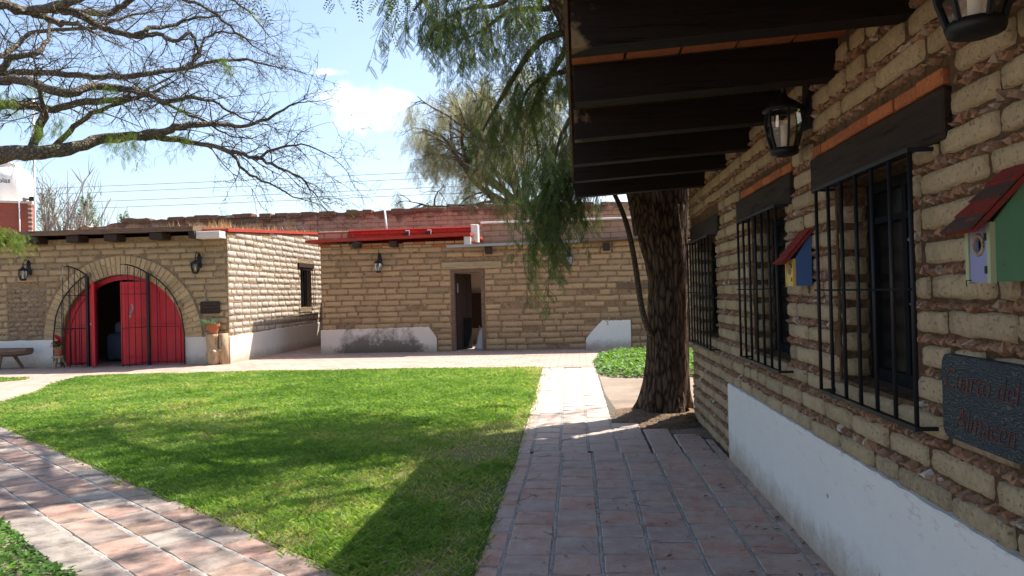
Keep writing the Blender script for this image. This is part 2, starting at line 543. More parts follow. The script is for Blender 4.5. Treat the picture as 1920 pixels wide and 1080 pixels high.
t = NT('red_brickwork')
bt = t.node('TexBrick')
bt.inputs['Scale'].default_value = 1.0
bt.inputs['Mortar Size'].default_value = 0.010
bt.inputs['Brick Width'].default_value = 0.26
bt.inputs['Row Height'].default_value = 0.075
bt.inputs['Color1'].default_value = (0.46, 0.10, 0.055, 1)
bt.inputs['Color2'].default_value = (0.36, 0.085, 0.05, 1)
bt.inputs['Mortar'].default_value = (0.28, 0.14, 0.10, 1)
mp = t.node('Mapping')
mp.inputs['Rotation'].default_value = (rad(90), 0, 0)
t.l.new(t.node('NewGeometry').outputs['Position'], mp.inputs[0])
t.l.new(mp.outputs[0], bt.inputs['Vector'])
col = t.mix(t.mr(t.noise(2, 6, 0.7), 0.45, 0.7, 0.0, 0.5), bt.outputs['Color'], (0.30, 0.12, 0.08))
t.bump(t.math('SUBTRACT', t.noise(20, 5), bt.outputs['Fac']), 0.7, 0.02)
t.done(col, 0.9, 0.15)


t = NT('parapet_red')
bt = t.node('TexBrick')
bt.inputs['Scale'].default_value = 1.0
bt.inputs['Mortar Size'].default_value = 0.008
bt.inputs['Brick Width'].default_value = 0.27
bt.inputs['Row Height'].default_value = 0.085
bt.inputs['Color1'].default_value = (0.42, 0.045, 0.032, 1)
bt.inputs['Color2'].default_value = (0.34, 0.034, 0.026, 1)
bt.inputs['Mortar'].default_value = (0.22, 0.03, 0.022, 1)
mp = t.node('Mapping')
mp.inputs['Rotation'].default_value = (rad(90), 0, 0)
t.l.new(t.node('NewGeometry').outputs['Position'], mp.inputs[0])
t.l.new(mp.outputs[0], bt.inputs['Vector'])
col = t.mix(t.mr(t.noise(9, 6, 0.75), 0.56, 0.68, 0.0, 0.6), bt.outputs['Color'], (0.20, 0.055, 0.04))
t.bump(t.math('SUBTRACT', t.noise(18, 6, 0.7), bt.outputs['Fac']), 0.9, 0.02)
t.done(col, 0.95, 0.05)


# ------------------------------------------------------------------ mesh helpers
class MB:
    def __init__(s):
        s.v, s.f, s.t = [], [], []

    def add(s, vs, fs, tint=0.0):
        b = len(s.v)
        s.v.extend([tuple(p) for p in vs])
        s.f.extend([tuple(i + b for i in f) for f in fs])
        s.t.extend([tint] * len(vs))
        return s

    def box(s, a, b, tint=0.0):
        x0, y0, z0 = a
        x1, y1, z1 = b
        vs = [(x0, y0, z0), (x1, y0, z0), (x1, y1, z0), (x0, y1, z0), (x0, y0, z1), (x1, y0, z1), (x1, y1, z1), (x0, y1, z1)]
        return s.add(vs, [(0, 3, 2, 1), (4, 5, 6, 7), (0, 1, 5, 4), (1, 2, 6, 5), (2, 3, 7, 6), (3, 0, 4, 7)], tint)

    def bbox(s, a, b, c=0.006, tint=0.0):
        """box with chamfered edges"""
        lo, hi = Vector(a), Vector(b)
        ctr, h = (lo + hi) / 2, (hi - lo) / 2
        c = min(c, *(x * 0.45 for x in h))
        vs, idx = [], {}
        for sx in (-1, 1):
            for sy in (-1, 1):
                for sz in (-1, 1):
                    for ax in range(3):
                        sg = (sx, sy, sz)
                        p = [ctr[k] + sg[k] * (h[k] if k == ax else h[k] - c) for k in range(3)]
                        idx[(sx, sy, sz, ax)] = len(vs)
                        vs.append(p)
        fs = []
        for ax in range(3):
            o1, o2 = (ax + 1) % 3, (ax + 2) % 3
            for sg in (-1, 1):
                q = []
                for (p, r) in ((-1, -1), (1, -1), (1, 1), (-1, 1)):
                    k = [0, 0, 0]
                    k[ax], k[o1], k[o2] = sg, p, r
                    q.append(idx[(*k, ax)])
                fs.append(tuple(q if sg > 0 else q[::-1]))
            for p in (-1, 1):
                for r in (-1, 1):
                    k0, k1 = [0, 0, 0], [0, 0, 0]
                    k0[ax], k1[ax] = -1, 1
                    k0[o1] = k1[o1] = p
                    k0[o2] = k1[o2] = r
                    q = [idx[(*k0, o1)], idx[(*k1, o1)], idx[(*k1, o2)], idx[(*k0, o2)]]
                    fs.append(tuple(q if p * r < 0 else q[::-1]))
        for sx in (-1, 1):
            for sy in (-1, 1):
                for sz in (-1, 1):
                    q = [idx[(sx, sy, sz, a)] for a in range(3)]
                    fs.append(tuple(q if sx * sy * sz > 0 else q[::-1]))
        return s.add(vs, fs, tint)

    def tube(s, pts, rs, n=6, tint=0.0, cap=True):
        pts = [Vector(p) for p in pts]
        if isinstance(rs, (int, float)):
            rs = [rs] * len(pts)
        vs = []
        d0 = (pts[1] - pts[0]).normalized()
        up = Vector((0, 0, 1)) if abs(d0.z) < 0.9 else Vector((1, 0, 0))
        a = d0.cross(up).normalized()
        for i, p in enumerate(pts):
            d = (pts[min(i + 1, len(pts) - 1)] - pts[max(i - 1, 0)])
            d = d.normalized() if d.length > 1e-9 else d0
            a = a - d * a.dot(d)
            a = a.normalized() if a.length > 1e-6 else d.orthogonal().normalized()
            b = d.cross(a)
            for k in range(n):
                w = 2 * math.pi * k / n
                vs.append(p + (a * math.cos(w) + b * math.sin(w)) * rs[i])
        fs = []
        for i in range(len(pts) - 1):
            for k in range(n):
                k2 = (k + 1) % n
                fs.append((i * n + k, i * n + k2, (i + 1) * n + k2, (i + 1) * n + k))
        if cap:
            fs.append(tuple(range(n))[::-1])
            fs.append(tuple((len(pts) - 1) * n + k for k in range(n)))
        return s.add(vs, fs, tint)

    def lathe(s, prof, c, n=16, tint=0.0):
        vs, fs = [], []
        for r, z in prof:
            for k in range(n):
                w = 2 * math.pi * (k + 0.5) / n
                vs.append((c[0] + r * math.cos(w), c[1] + r * math.sin(w), c[2] + z))
        for i in range(len(prof) - 1):
            for k in range(n):
                k2 = (k + 1) % n
                fs.append((i * n + k, i * n + k2, (i + 1) * n + k2, (i + 1) * n + k))
        fs.append(tuple(range(n))[::-1])
        fs.append(tuple((len(prof) - 1) * n + k for k in range(n)))
        return s.add(vs, fs, tint)

    def mesh(s, name, mat, smooth=False):
        me = bpy.data.meshes.new(name)
        me.from_pydata(s.v, [], s.f)
        at = me.attributes.new('tint', 'FLOAT', 'POINT')
        at.data.foreach_set('value', np.array(s.t, dtype=np.float32))
        me.materials.append(MATS[mat])
        if smooth:
            me.polygons.foreach_set('use_smooth', np.ones(len(me.polygons), dtype=bool))
        me.update()
        return me

    def build(s, name, mat, parent=None, smooth=False):
        return link(name, s.mesh(name, mat, smooth), parent)


def link(name, me, parent=None):
    o = bpy.data.objects.new(name, me)
    COL.objects.link(o)
    if parent is not None:
        o.parent = parent
        if parent.type == 'EMPTY':
            o.matrix_parent_inverse = Matrix.Translation(-parent.location)
    return o


def raw_mesh(name, V, F, T, mat, smooth=False):
    """V (n,3), F (m,k) arrays of equal polygons"""
    me = bpy.data.meshes.new(name)
    k = F.shape[1]
    me.vertices.add(len(V))
    me.vertices.foreach_set('co', V.astype(np.float32).ravel())
    me.loops.add(F.size)
    me.loops.foreach_set('vertex_index', F.astype(np.int32).ravel())
    me.polygons.add(len(F))
    me.polygons.foreach_set('loop_start', np.arange(0, F.size, k, dtype=np.int32))
    if smooth:
        me.polygons.foreach_set('use_smooth', np.ones(len(F), dtype=bool))
    at = me.attributes.new('tint', 'FLOAT', 'POINT')
    at.data.foreach_set('value', T.astype(np.float32))
    me.materials.append(MATS[mat])
    me.update(calc_edges=True)
    return me


def tag(o, label, cat=None, group=None, kind=None):
    if label:
        o['label'] = label
    if cat:
        o['category'] = cat
    if group:
        o['group'] = group
    if kind:
        o['kind'] = kind
    return o


def thing(name, loc, label, cat, group=None):
    o = bpy.data.objects.new(name, None)
    o.location = loc
    o.empty_display_size = 0.2
    COL.objects.link(o)
    return tag(o, label, cat, group)


class Fr:
    """wall frame: u runs to the right for someone facing the wall, n points at him"""
    def __init__(s, O, u, n):
        s.O, s.u, s.n = Vector(O), Vector(u), Vector(n)

    def p(s, u, v, d=0.0):
        return s.O + s.u * u + Vector((0, 0, v)) + s.n * d

    def mat(s, u, v, d=0.0):
        m = Matrix((s.u, -s.n, Vector((0, 0, 1)))).transposed().to_4x4()
        m.translation = s.p(u, v, d)
        return m


class Op:
    def __init__(s, u0, u1, v0, v1, arch=None):
        s.u0, s.u1, s.v0, s.v1, s.arch = u0, u1, v0, v1, arch

    def lo(s, u):
        return s.v0

    def hi(s, u):
        if s.arch:
            c, zc, r = s.arch
            return zc + math.sqrt(max(0, r * r - (u - c) ** 2))
        return s.v1


def slab(fr, L, h0, h1, th, ops, name, mat, parent):
    """thick wall with openings, its reveals, top and ends"""
    m = MB()
    top = lambda u: h0 + (h1 - h0) * u / L
    cuts = {0.0, L}
    for o in ops:
        cuts |= {o.u0, o.u1}
        if o.arch:
            cuts |= {o.u0 + (o.u1 - o.u0) * i / 32 for i in range(33)}
    cuts = sorted(cuts)
    q = lambda *P: m.add(P, [tuple(range(len(P)))])
    for a, b in zip(cuts, cuts[1:]):
        mid = (a + b) / 2
        os_ = sorted([o for o in ops if o.u0 < mid < o.u1], key=lambda o: o.v0)
        zl, zr = 0.0, 0.0
        for o in os_ + [None]:
            nl, nr = (o.lo(a), o.lo(b)) if o else (top(a), top(b))
            if nl > zl + 1e-6 or nr > zr + 1e-6:
                q(fr.p(a, zl), fr.p(b, zr), fr.p(b, nr), fr.p(a, nl))
                q(fr.p(b, zr, -th), fr.p(a, zl, -th), fr.p(a, nl, -th), fr.p(b, nr, -th))
            if o:
                zl, zr = o.hi(a), o.hi(b)
                q(fr.p(a, zl), fr.p(b, zr), fr.p(b, zr, -th), fr.p(a, zl, -th))
                if o.v0 > 0:
                    q(fr.p(a, o.v0, -th), fr.p(b, o.v0, -th), fr.p(b, o.v0), fr.p(a, o.v0))
        q(fr.p(a, top(a)), fr.p(b, top(b)), fr.p(b, top(b), -th), fr.p(a, top(a), -th))
    for o in ops:
        q(fr.p(o.u0, o.v0), fr.p(o.u0, o.hi(o.u0)), fr.p(o.u0, o.hi(o.u0), -th), fr.p(o.u0, o.v0, -th))
        q(fr.p(o.u1, o.v0, -th), fr.p(o.u1, o.hi(o.u1), -th), fr.p(o.u1, o.hi(o.u1)), fr.p(o.u1, o.v0))
    q(fr.p(0, 0, -th), fr.p(0, 0), fr.p(0, h0), fr.p(0, h0, -th))
    q(fr.p(L, 0), fr.p(L, 0, -th), fr.p(L, h1, -th), fr.p(L, h1))
    return m.build(name, mat, parent)


def brick_variant(L, H, P, nx, nz, rng, rnd=0.5):
    """the exposed face of one brick, bulging P out of the joint plane (local y = into the wall)"""
    m = MB()
    e = min(0.011, H * 0.11)
    us = [-L / 2, -L / 2 + e] + [-L / 2 + e + (L - 2 * e) * i / (nx - 2) for i in range(1, nx - 2)] + [L / 2 - e, L / 2]
    vs_ = [-H / 2, -H / 2 + e] + [-H / 2 + e + (H - 2 * e) * i / (nz - 2) for i in range(1, nz - 2)] + [H / 2 - e, H / 2]
    P_, F = [], []
    for j, z in enumerate(vs_):
        for i, x in enumerate(us):
            bx, bz = i in (0, len(us) - 1), j in (0, len(vs_) - 1)
            ix, iz = i in (1, len(us) - 2), j in (1, len(vs_) - 2)
            y = -P + rng.uniform(-1, 1) * P * 0.12
            if ix or iz:
                y = -P * rng.uniform(0.80, 0.98)
            if ix and iz:
                y = -P * rng.uniform(0.6, 0.85)
            if bx or bz:
                y = 0.006
            x2, z2 = x, z
            if (bx and (bz or iz)) or (bz and ix):
                x2 *= 1 - rnd * e / L * 1.5
                z2 *= 1 - rnd * e / H * 1.0
            x2 += rng.uniform(-1, 1) * e * 0.5
            z2 += rng.uniform(-1, 1) * e * 0.45
            P_.append((x2, y, z2))
    w = len(us)
    for j in range(len(vs_) - 1):
        for i in range(w - 1):
            F.append((j * w + i, j * w + i + 1, (j + 1) * w + i + 1, (j + 1) * w + i))
    m.add(P_, F)
    return m


class Style:
    def __init__(s, L, H, P, pitch, mat, nx=6, nz=4, seed=1):
        s.L, s.H, s.P, s.pitch, s.mat = L, H, P, pitch, mat
        rng = random.Random(seed)
        s.var = []
        for ln, k in ((L, 5), (L * 0.55, 4), (L * 0.28, 3)):
            for i in range(k):
                mb = brick_variant(ln, H, P, nx if ln > L * 0.5 else max(4, nx - 2), nz, rng)
                s.var.append((ln, mb, mb.mesh('brick', mat, True)))

    def pick(s, ln, rng):
        best = min(abs(math.log(v[0] / ln)) for v in s.var)
        return rng.choice([v for v in s.var if abs(math.log(v[0] / ln)) < best + 0.02])


def course_bricks(L, h0, h1, ops, st, rng, zmin=0.0, umin=0.0, holes=(), gap=None, jit=.004):
    """list of (u, v, length, height): brick centres course by course"""
    out = []
    g = gap if gap is not None else 0.026
    top = lambda u: h0 + (h1 - h0) * u / L
    v = zmin
    row = 0
    hmax = max(h0, h1)
    while v + st.pitch * 0.6 < hmax:
        hh = st.pitch * rng.uniform(0.95, 1.05)
        bh = hh * st.H / st.pitch
        iv = [(umin, L)]
        for o in list(ops) + list(holes):
            za, zb = v + 0.01, v + bh - 0.01
            if isinstance(o, tuple):
                u0, u1, v0, v1 = o
            else:
                u0, u1, v0, v1 = o.u0, o.u1, o.v0, o.v1
                if o.arch:
                    c, zc, r = o.arch
                    if za > zc:
                        if za - zc >= r:
                            continue
                        w = math.sqrt(r * r - (za - zc) ** 2)
                        u0, u1 = c - w, c + w
                    v1 = zc + r
            if zb <= v0 or za >= v1:
                continue
            new = []
            for a, b in iv:
                if u1 <= a or u0 >= b:
                    new.append((a, b))
                    continue
                if u0 > a:
                    new.append((a, u0))
                if u1 < b:
                    new.append((u1, b))
            iv = new
        x = umin - rng.uniform(0, 1) * st.L
        while x < L:
            ln = st.L * rng.choice((1, 1, 1, 0.92, 1.07, 0.55, 0.85)) * rng.uniform(0.95, 1.05)
            for a, b in iv:
                p, q = max(a, x), min(b, x + ln)
                if q - p > 0.075 and v + bh < top((p + q) / 2) + 0.02:
                    out.append(((p + q) / 2, v + bh / 2 + rng.uniform(-jit, jit), q - p - g * rng.uniform(.6, 1.5), bh * (1 + rng.uniform(-8, 5) * jit)))
            x += ln
        v += hh
        row += 1
    return out


def dist_cam(p):
    return (Vector(p) - Vector((0, 0, 1.5))).length


def in_view(p, pad=1.04):
    q = VIEW @ Vector(p)
    if q.z > -0.1:
        return False
    return abs(q.x / -q.z) < 960 / 1400 * pad and abs(q.y / -q.z) < 540 / 1400 * pad


VIEW = camo.matrix_world.inverted()


def lay(fr, bricks, st, parent, rng, limit=300, name='brick', rest='brick_courses', d=0.0, rot=0.012):
    """the bricks that show largest are objects, the others are one joined part"""
    items = []
    for (u, v, ln, h) in bricks:
        var = st.pick(max(ln, 0.05), rng)
        m = fr.mat(u, v, d + rng.uniform(-0.006, 0.006))
        m = m @ Matrix.Rotation(rng.uniform(-rot, rot), 4, 'Y') @ Matrix.Diagonal((ln / var[0], rng.uniform(0.8, 1.2), h / st.H, 1))
        items.append((not in_view(m.translation), dist_cam(m.translation), m, var))
    items.sort(key=lambda i: (i[0], i[1]))
    joined = MB()
    for k, (_, _, m, var) in enumerate(items):
        if k < limit:
            o = bpy.data.objects.new(name, var[2])
            COL.objects.link(o)
            o.parent = parent
            o.matrix_local = m
        else:
            joined.add([m @ Vector(p) for p in var[1].v], var[1].f, rng.random())
    if joined.v:
        tag(joined.build(rest, st.mat, parent, True), None, kind='stuff')


def chip_mesh(rng):
    """one wedge of broken stone pressed in a joint, about 4 cm"""
    m = MB()
    w, h, p = rng.uniform(.016, .030), rng.uniform(.022, .036), rng.uniform(.012, .022)
    sh = rng.uniform(-.014, .014)
    vs = [(-w / 2, .006, -h / 2), (w / 2, .006, -h / 2 + rng.uniform(0, .01)), (w / 2 + sh, .006, h / 2), (-w / 2 + sh, .006, h / 2 - rng.uniform(0, .01)),
          (-w * .3, -p, -h * .32), (w * .36, -p * rng.uniform(.4, 1), -h * .25), (w * .2 + sh, -p * rng.uniform(.6, 1.1), h * .36)]
    fs = [(0, 1, 5, 4), (1, 2, 6, 5), (2, 3, 6), (3, 0, 4, 6), (4, 5, 6)]
    return m.add(vs, fs)


CH_RNG = random.Random(77)
CHIPS = []
for i in range(12):
    c = chip_mesh(CH_RNG)
    CHIPS.append((c, c.mesh('stone_chip', 'chips')))


def chips(fr, bricks, st, parent, rng, step, scale, limit, d=0.0):
    """chips along the bed joints below each brick"""
    items = []
    jh = st.pitch - st.H
    for (u, v, ln, h) in bricks:
        x = u - ln / 2
        while x < u + ln / 2:
            vv = v - h / 2 - jh / 2 + rng.uniform(-.16, .16) * jh
            sc = scale * rng.uniform(0.7, 1.25)
            m = fr.mat(x, vv, d) @ Matrix.Rotation(rng.uniform(.25, 1.05), 4, 'Y') @ Matrix.Diagonal((sc, sc, sc, 1))
            if vv > 0.03:
                items.append((not in_view(m.translation), dist_cam(m.translation), m, rng.choice(CHIPS)))
            x += step * rng.uniform(0.6, 1.5)
    items.sort(key=lambda i: (i[0], i[1]))
    joined = MB()
    for k, (_, _, m, c) in enumerate(items):
        if k < limit:
            o = bpy.data.objects.new('stone_chip', c[1])
            COL.objects.link(o)
            o.parent = parent
            o.matrix_local = m
        else:
            joined.add([m @ Vector(p) for p in c[0].v], c[0].f, rng.random())
    if joined.v:
        tag(joined.build('joint_chips', 'chips', parent), None, kind='stuff')


def ragged_panel(fr, u0, u1, v0, v1, th, name, mat, parent, rng, jag=0.012, outline=None, n=60):
    """plaster skin standing proud of the wall with an uneven top edge"""
    m = MB()
    vs, fs = [], []
    for i in range(n + 1):
        u = u0 + (u1 - u0) * i / n
        top = (outline(u) if outline else v1) + rng.uniform(-jag, jag)
        w = rng.uniform(-.003, .003)
        vs += [fr.p(u, v0, th + w), fr.p(u, v0 + (top - v0) * .5, th + w * .5), fr.p(u, top - 0.008, th), fr.p(u, top, th - .006), fr.p(u, top, -0.01)]
    for i in range(n):
        for k in range(4):
            a = i * 5 + k
            fs.append((a, a + 5, a + 6, a + 1))
    m.add(vs, fs)
    for i, s_ in ((0, 1), (n, -1)):
        u = u0 + (u1 - u0) * i / n
        a = [vs[i * 5 + k] for k in range(5)] + [fr.p(u, v0, -0.01)]
        m.add(a, [(0, 1, 2, 3, 4, 5)[::s_]])
    return m.build(name, mat, parent, False)


def lantern(frm, u, v, label, sc=1.0, arm=0.15, group=None):
    """wall lantern: back plate, scroll arm, roof cap, six ribs round flared glass, candle, base"""
    base = frm.p(u, v, 0)
    e = thing('wall_lantern', base, label, 'lantern', group)
    c = frm.p(u, v, arm * sc)
    c.z = v
    s = sc
    m = MB()
    pts = [(u - .045 * s, v + .10 * s), (u + .045 * s, v + .10 * s), (u + .05 * s, v + .20 * s), (u + .03 * s, v + .36 * s), (u, v + .40 * s), (u - .03 * s, v + .36 * s), (u - .05 * s, v + .20 * s)]
    k = len(pts)
    P = [frm.p(a, b, 0.0) for a, b in pts] + [frm.p(a, b, .03) for a, b in pts]
    m.add(P, [tuple(range(k, 2 * k))] + [(i, (i + 1) % k, k + (i + 1) % k, k + i) for i in range(k)])
    m.build('back_plate', 'iron', e)
    m = MB()
    arc = [frm.p(u, v + .24 * s + .16 * s * math.sin(a), .02 + (arm * s - .02) * (1 - math.cos(a)) / 2) for a in [math.pi * i / 10 * 0.98 for i in range(11)]]
    m.tube(arc, .009 * s, 6)
    m.tube([arc[-1], (c.x, c.y, v + .235 * s)], .009 * s, 6)
    m.tube([frm.p(u, v + .30 * s, 0.02), frm.p(u, v + .30 * s, arm * s)], .007 * s, 6)
    m.build('arm', 'iron', e, True)
    MB().lathe([(.012 * s, .26 * s), (.018 * s, .245 * s), (.03 * s, .235 * s), (.06 * s, .215 * s), (.088 * s, .19 * s), (.088 * s, .182 * s), (.06 * s, .18 * s)][::-1], c, 12).build('roof_cap', 'iron', e, True)
    prof = [(.05, .018), (.066, .07), (.076, .13), (.07, .18)]
    MB().lathe([(r * s, z * s) for r, z in prof], c, 6).build('glass', 'lamp_glass', e)
    for i in range(6):
        w = 2 * math.pi * (i + .5) / 6
        MB().tube([(c.x + (r + .003) * s * math.cos(w), c.y + (r + .003) * s * math.sin(w), c.z + z * s) for r, z in prof], .006 * s, 5).build('rib', 'iron', e)
    MB().lathe([(.03 * s, -.012 * s), (.055 * s, -.004 * s), (.06 * s, .01 * s), (.052 * s, .022 * s)], c, 12).build('base', 'iron', e, True)
    MB().lathe([(.014 * s, .024 * s), (.014 * s, .12 * s), (.004 * s, .125 * s)], c, 10).build('candle', 'candle', e, True)
    return e


# ------------------------------------------------------------------ ground
g = MB()
g.add([(-900, -300, 0), (900, -300, 0), (900, 1500, 0), (-900, 1500, 0)], [(0, 1, 2, 3)])
tag(g.build('ground', 'dirt'), 'bare beige earth of the courtyard', kind='structure')

rg = random.Random(5)
m = MB()
m.add([(x, y, .005) for x, y in [(-24, 14.4), (-24, 11.2), (-13, 10.2), (-8.2, 9.0), (-8.6, 11.0), (-9.25, 12.2), (-10.3, 14.5),
                                 (-7.4, 14.95), (-0.74, 14.9), (0.35, 14.8), (0.5, 18.9), (6, 18.9), (6, 20.0), (-6.0, 20.0), (-6.0, 26), (-24, 26)]],
      [tuple(range(16))])
tag(m.build('courtyard_paving', 'cross_paving'), 'sunlit pinkish clay paving before the two far buildings', kind='structure')


def paver_mesh(L, W_, rng):
    m = MB()
    nx, ny, e = 4, 4, .012
    xs = [-L / 2, -L / 2 + e, 0, L / 2 - e, L / 2]
    ys = [-W_ / 2, -W_ / 2 + e, 0, W_ / 2 - e, W_ / 2]
    vs, fs = [], []
    for j, y in enumerate(ys):
        for i, x in enumerate(xs):
            b = i in (0, 4) or j in (0, 4)
            k = (i in (0, 4)) and (j in (0, 4))
            vs.append((x * (0.975 if k else 1) + rng.uniform(-.004, .004), y * (0.975 if k else 1) + rng.uniform(-.004, .004),
                       (-.013 if b else rng.uniform(-.002, .002))))
    for j in range(4):
        for i in range(4):
            fs.append((j * 5 + i, j * 5 + i + 1, j * 5 + i + 6, j * 5 + i + 5))
    return m.add(vs, fs)


prng = random.Random(11)
PV = [(paver_mesh(.262, .282, prng)) for i in range(6)]
PVM = [p.mesh('paver', 'paver', False) for p in PV]
PVS = [p.mesh('paver', 'paver_sunny', False) for p in PV]


def place_pavers(spots, meshes, parent):
    for (x, y, ang, sx, sy) in spots:
        o = bpy.data.objects.new('paver', prng.choice(meshes))
        COL.objects.link(o)
        o.parent = parent
        o.location = (x, y, .022 + prng.uniform(-.003, .003))
        o.rotation_euler = (prng.uniform(-.012, .012), prng.uniform(-.012, .012), ang + prng.uniform(-.015, .015))
        o.scale = (sx, sy, 1)


# main walk beside the house
m = MB()
m.add([(x, y, .009) for x, y in [(-.62, -2), (1.30, -2), (1.30, 7.6), (.80, 8.0), (.50, 8.5), (.36, 11), (.33, 14.95), (-.78, 14.95), (-.66, 8)]], [tuple(range(9))])
walk = m.build('brick_walk', 'joint')
tag(walk, 'straight clay tile walk beside the shaded adobe house', kind='structure')
edges = [-.59, -.455, -.178, .099, .376, .653, .93, 1.207, 1.285]
spots = []
for c in range(8):
    w = edges[c + 1] - edges[c]
    y = 1.6 + prng.uniform(0, .12)
    yend = 6.90 if (c % 2 == 0 or c > 4) else 7.0
    while y < yend - .01:
        h = .29 * prng.uniform(.93, 1.07)
        if y + h > yend - .14:
            h = yend - y
        spots.append(((edges[c] + edges[c + 1]) / 2, y + h / 2, 0, (w - .010) / .262, (h - .016) / .282))
        y += h
for c in range(5):
    for k in range(60):
        y = 7.06 + .31 * k + (.1 if c % 2 else 0)
        f = (y - 7) / 8
        xe = [-.60 - .14 * f, -.47 - .12 * f, -.20 - .1 * f, .07 - .06 * f, .34 - .05 * f, .645]
        if y > 14.7 or (c == 4 and y > 8.4):
            break
        w = xe[c + 1] - xe[c]
        spots.append(((xe[c] + xe[c + 1]) / 2, y, 0, (w - .014) / .262, .297 / .282))
for c in range(5, 8):
    for k in range(4):
        y = 7.05 + .3 * k
        if y < 8.3 - (c - 5) * .38:
            spots.append(((edges[c] + edges[c + 1]) / 2, y, 0, (edges[c + 1] - edges[c] - .012) / .262, 1.03))
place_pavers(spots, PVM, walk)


def strip(pts, w, parent):
    """low uneven cement fillet along a joint"""
    V, F = [], []
    for i, (x, y) in enumerate(pts):
        a, b = pts[max(i - 1, 0)], pts[min(i + 1, len(pts) - 1)]
        d = Vector((b[0] - a[0], b[1] - a[1])).normalized()
        ww = w * prng.uniform(.6, 1.25)
        z = .0200 + prng.uniform(-.0015, .001)
        V += [(x - d.y * ww, y + d.x * ww, z - .005), (x, y, z), (x + d.y * ww, y - d.x * ww, z - .005)]
    for i in range(len(pts) - 1):
        k = i * 3
        F += [(k, k + 3, k + 4, k + 1), (k + 1, k + 4, k + 5, k + 2)]
    MB().add(V, F).build('mortar_strip', 'cement', parent)


for c in range(1, 8):
    strip([(edges[c] + prng.uniform(-.004, .004), 1.6 + .1 * k) for k in range(54)], .021, walk)
for c in range(1, 5):
    pts = []
    for k in range(77):
        y = 7.0 + .1 * k
        f = (y - 7) / 8
        pts.append(([-.60 - .14 * f, -.47 - .12 * f, -.20 - .1 * f, .07 - .06 * f, .34 - .05 * f][c] + prng.uniform(-.004, .004), y))
    strip(pts, .019, walk)

# slanting walk on the left
A0, dv = Vector((-.55, 3.32)), Vector((-.777, .63)).normalized()
nv = Vector((-dv.y, dv.x))      # to the left of travel = away from the lawn? resolved below
nv = Vector((-.63, -.777)).normalized()
m = MB()
pl = []
LEN = 10.4
m.add([(*(A0 + dv * s + nv * w), .009) for s, w in ((-1.2, -.02), (LEN, -.02), (LEN, 1.02), (-1.2, 1.02))], [(0, 1, 2, 3)])
walk2 = m.build('slanting_walk', 'joint')
tag(walk2, 'slanting clay tile walk between the lawn and the leafy bed', kind='structure')
spots = []
ang = math.atan2(dv.y, dv.x)
cw = [0, .23, .50, .77, 1.02]
for c in range(4):
    s = -1.2 + prng.uniform(0, .2)
    while s < LEN - .3:
        h = prng.uniform(.27, .36) if c else prng.uniform(.24, .42)
        off = prng.uniform(-.035, .03) if c == 0 else 0
        p = A0 + dv * (s + h / 2) + nv * ((cw[c] + off + cw[c + 1]) / 2)
        spots.append((p.x, p.y, ang, (h - .014) / .262, (cw[c + 1] - cw[c] - off - .016) / .282))
        s += h
place_pavers(spots, PVS, walk2)
for c in range(1, 4):
    strip([tuple(A0 + dv * (-1.2 + .1 * k) + nv * (cw[c] + prng.uniform(-.006, .006))) for k in range(113)], .021, walk2)

# ------------------------------------------------------------------ lawn
LAWN = [(-.62, 3.55), (-.62, 7), (-.66, 10), (-.76, 14.9), (-4, 15.0), (-7.4, 15.0), (-10.2, 14.6), (-9.9, 13.4), (-9.3, 12.2), (-8.9, 10.9),
        (-8.1, 9.6), (-7.2, 8.75), (-5.1, 7.05), (-3.0, 5.34), (-1.5, 4.12), (-.9, 3.62)]
LAWN2 = [(-11.4, 14.55), (-11.2, 14.25), (-11.5, 13.8), (-16, 13.2), (-16, 14.6)]


def inside(px, py, poly):
    c = np.zeros(len(px), bool)
    j = len(poly) - 1
    for i in range(len(poly)):
        xi, yi = poly[i]
        xj, yj = poly[j]
        c ^= ((yi > py) != (yj > py)) & (px < (xj - xi) * (py - yi) / (yj - yi + 1e-12) + xi)
        j = i
    return c


m = MB()
m.add([(x, y, .013) for x, y in LAWN], [tuple(range(len(LAWN)))])
lawn = m.build('lawn', 'lawn_soil')
tag(lawn, 'green lawn in the middle of the courtyard', kind='structure')
m = MB()
m.add([(x, y, .013) for x, y in LAWN2], [tuple(range(len(LAWN2)))])
tag(m.build('lawn', 'lawn_soil'), 'small strip of lawn before the bench', kind='structure')

nr = np.random.default_rng(3)


def vnoise(x, y, sc, seed):
    r = np.random.default_rng(seed)
    g_ = r.random((64, 64))
    X, Y = x * sc + 100, y * sc + 100
    i, j = np.floor(X).astype(int), np.floor(Y).astype(int)
    a, b = X - i, Y - j
    a, b = a * a * (3 - 2 * a), b * b * (3 - 2 * b)
    i, j = i % 63, j % 63
    return g_[i, j] * (1 - a) * (1 - b) + g_[i + 1, j] * a * (1 - b) + g_[i, j + 1] * (1 - a) * b + g_[i + 1, j + 1] * a * b


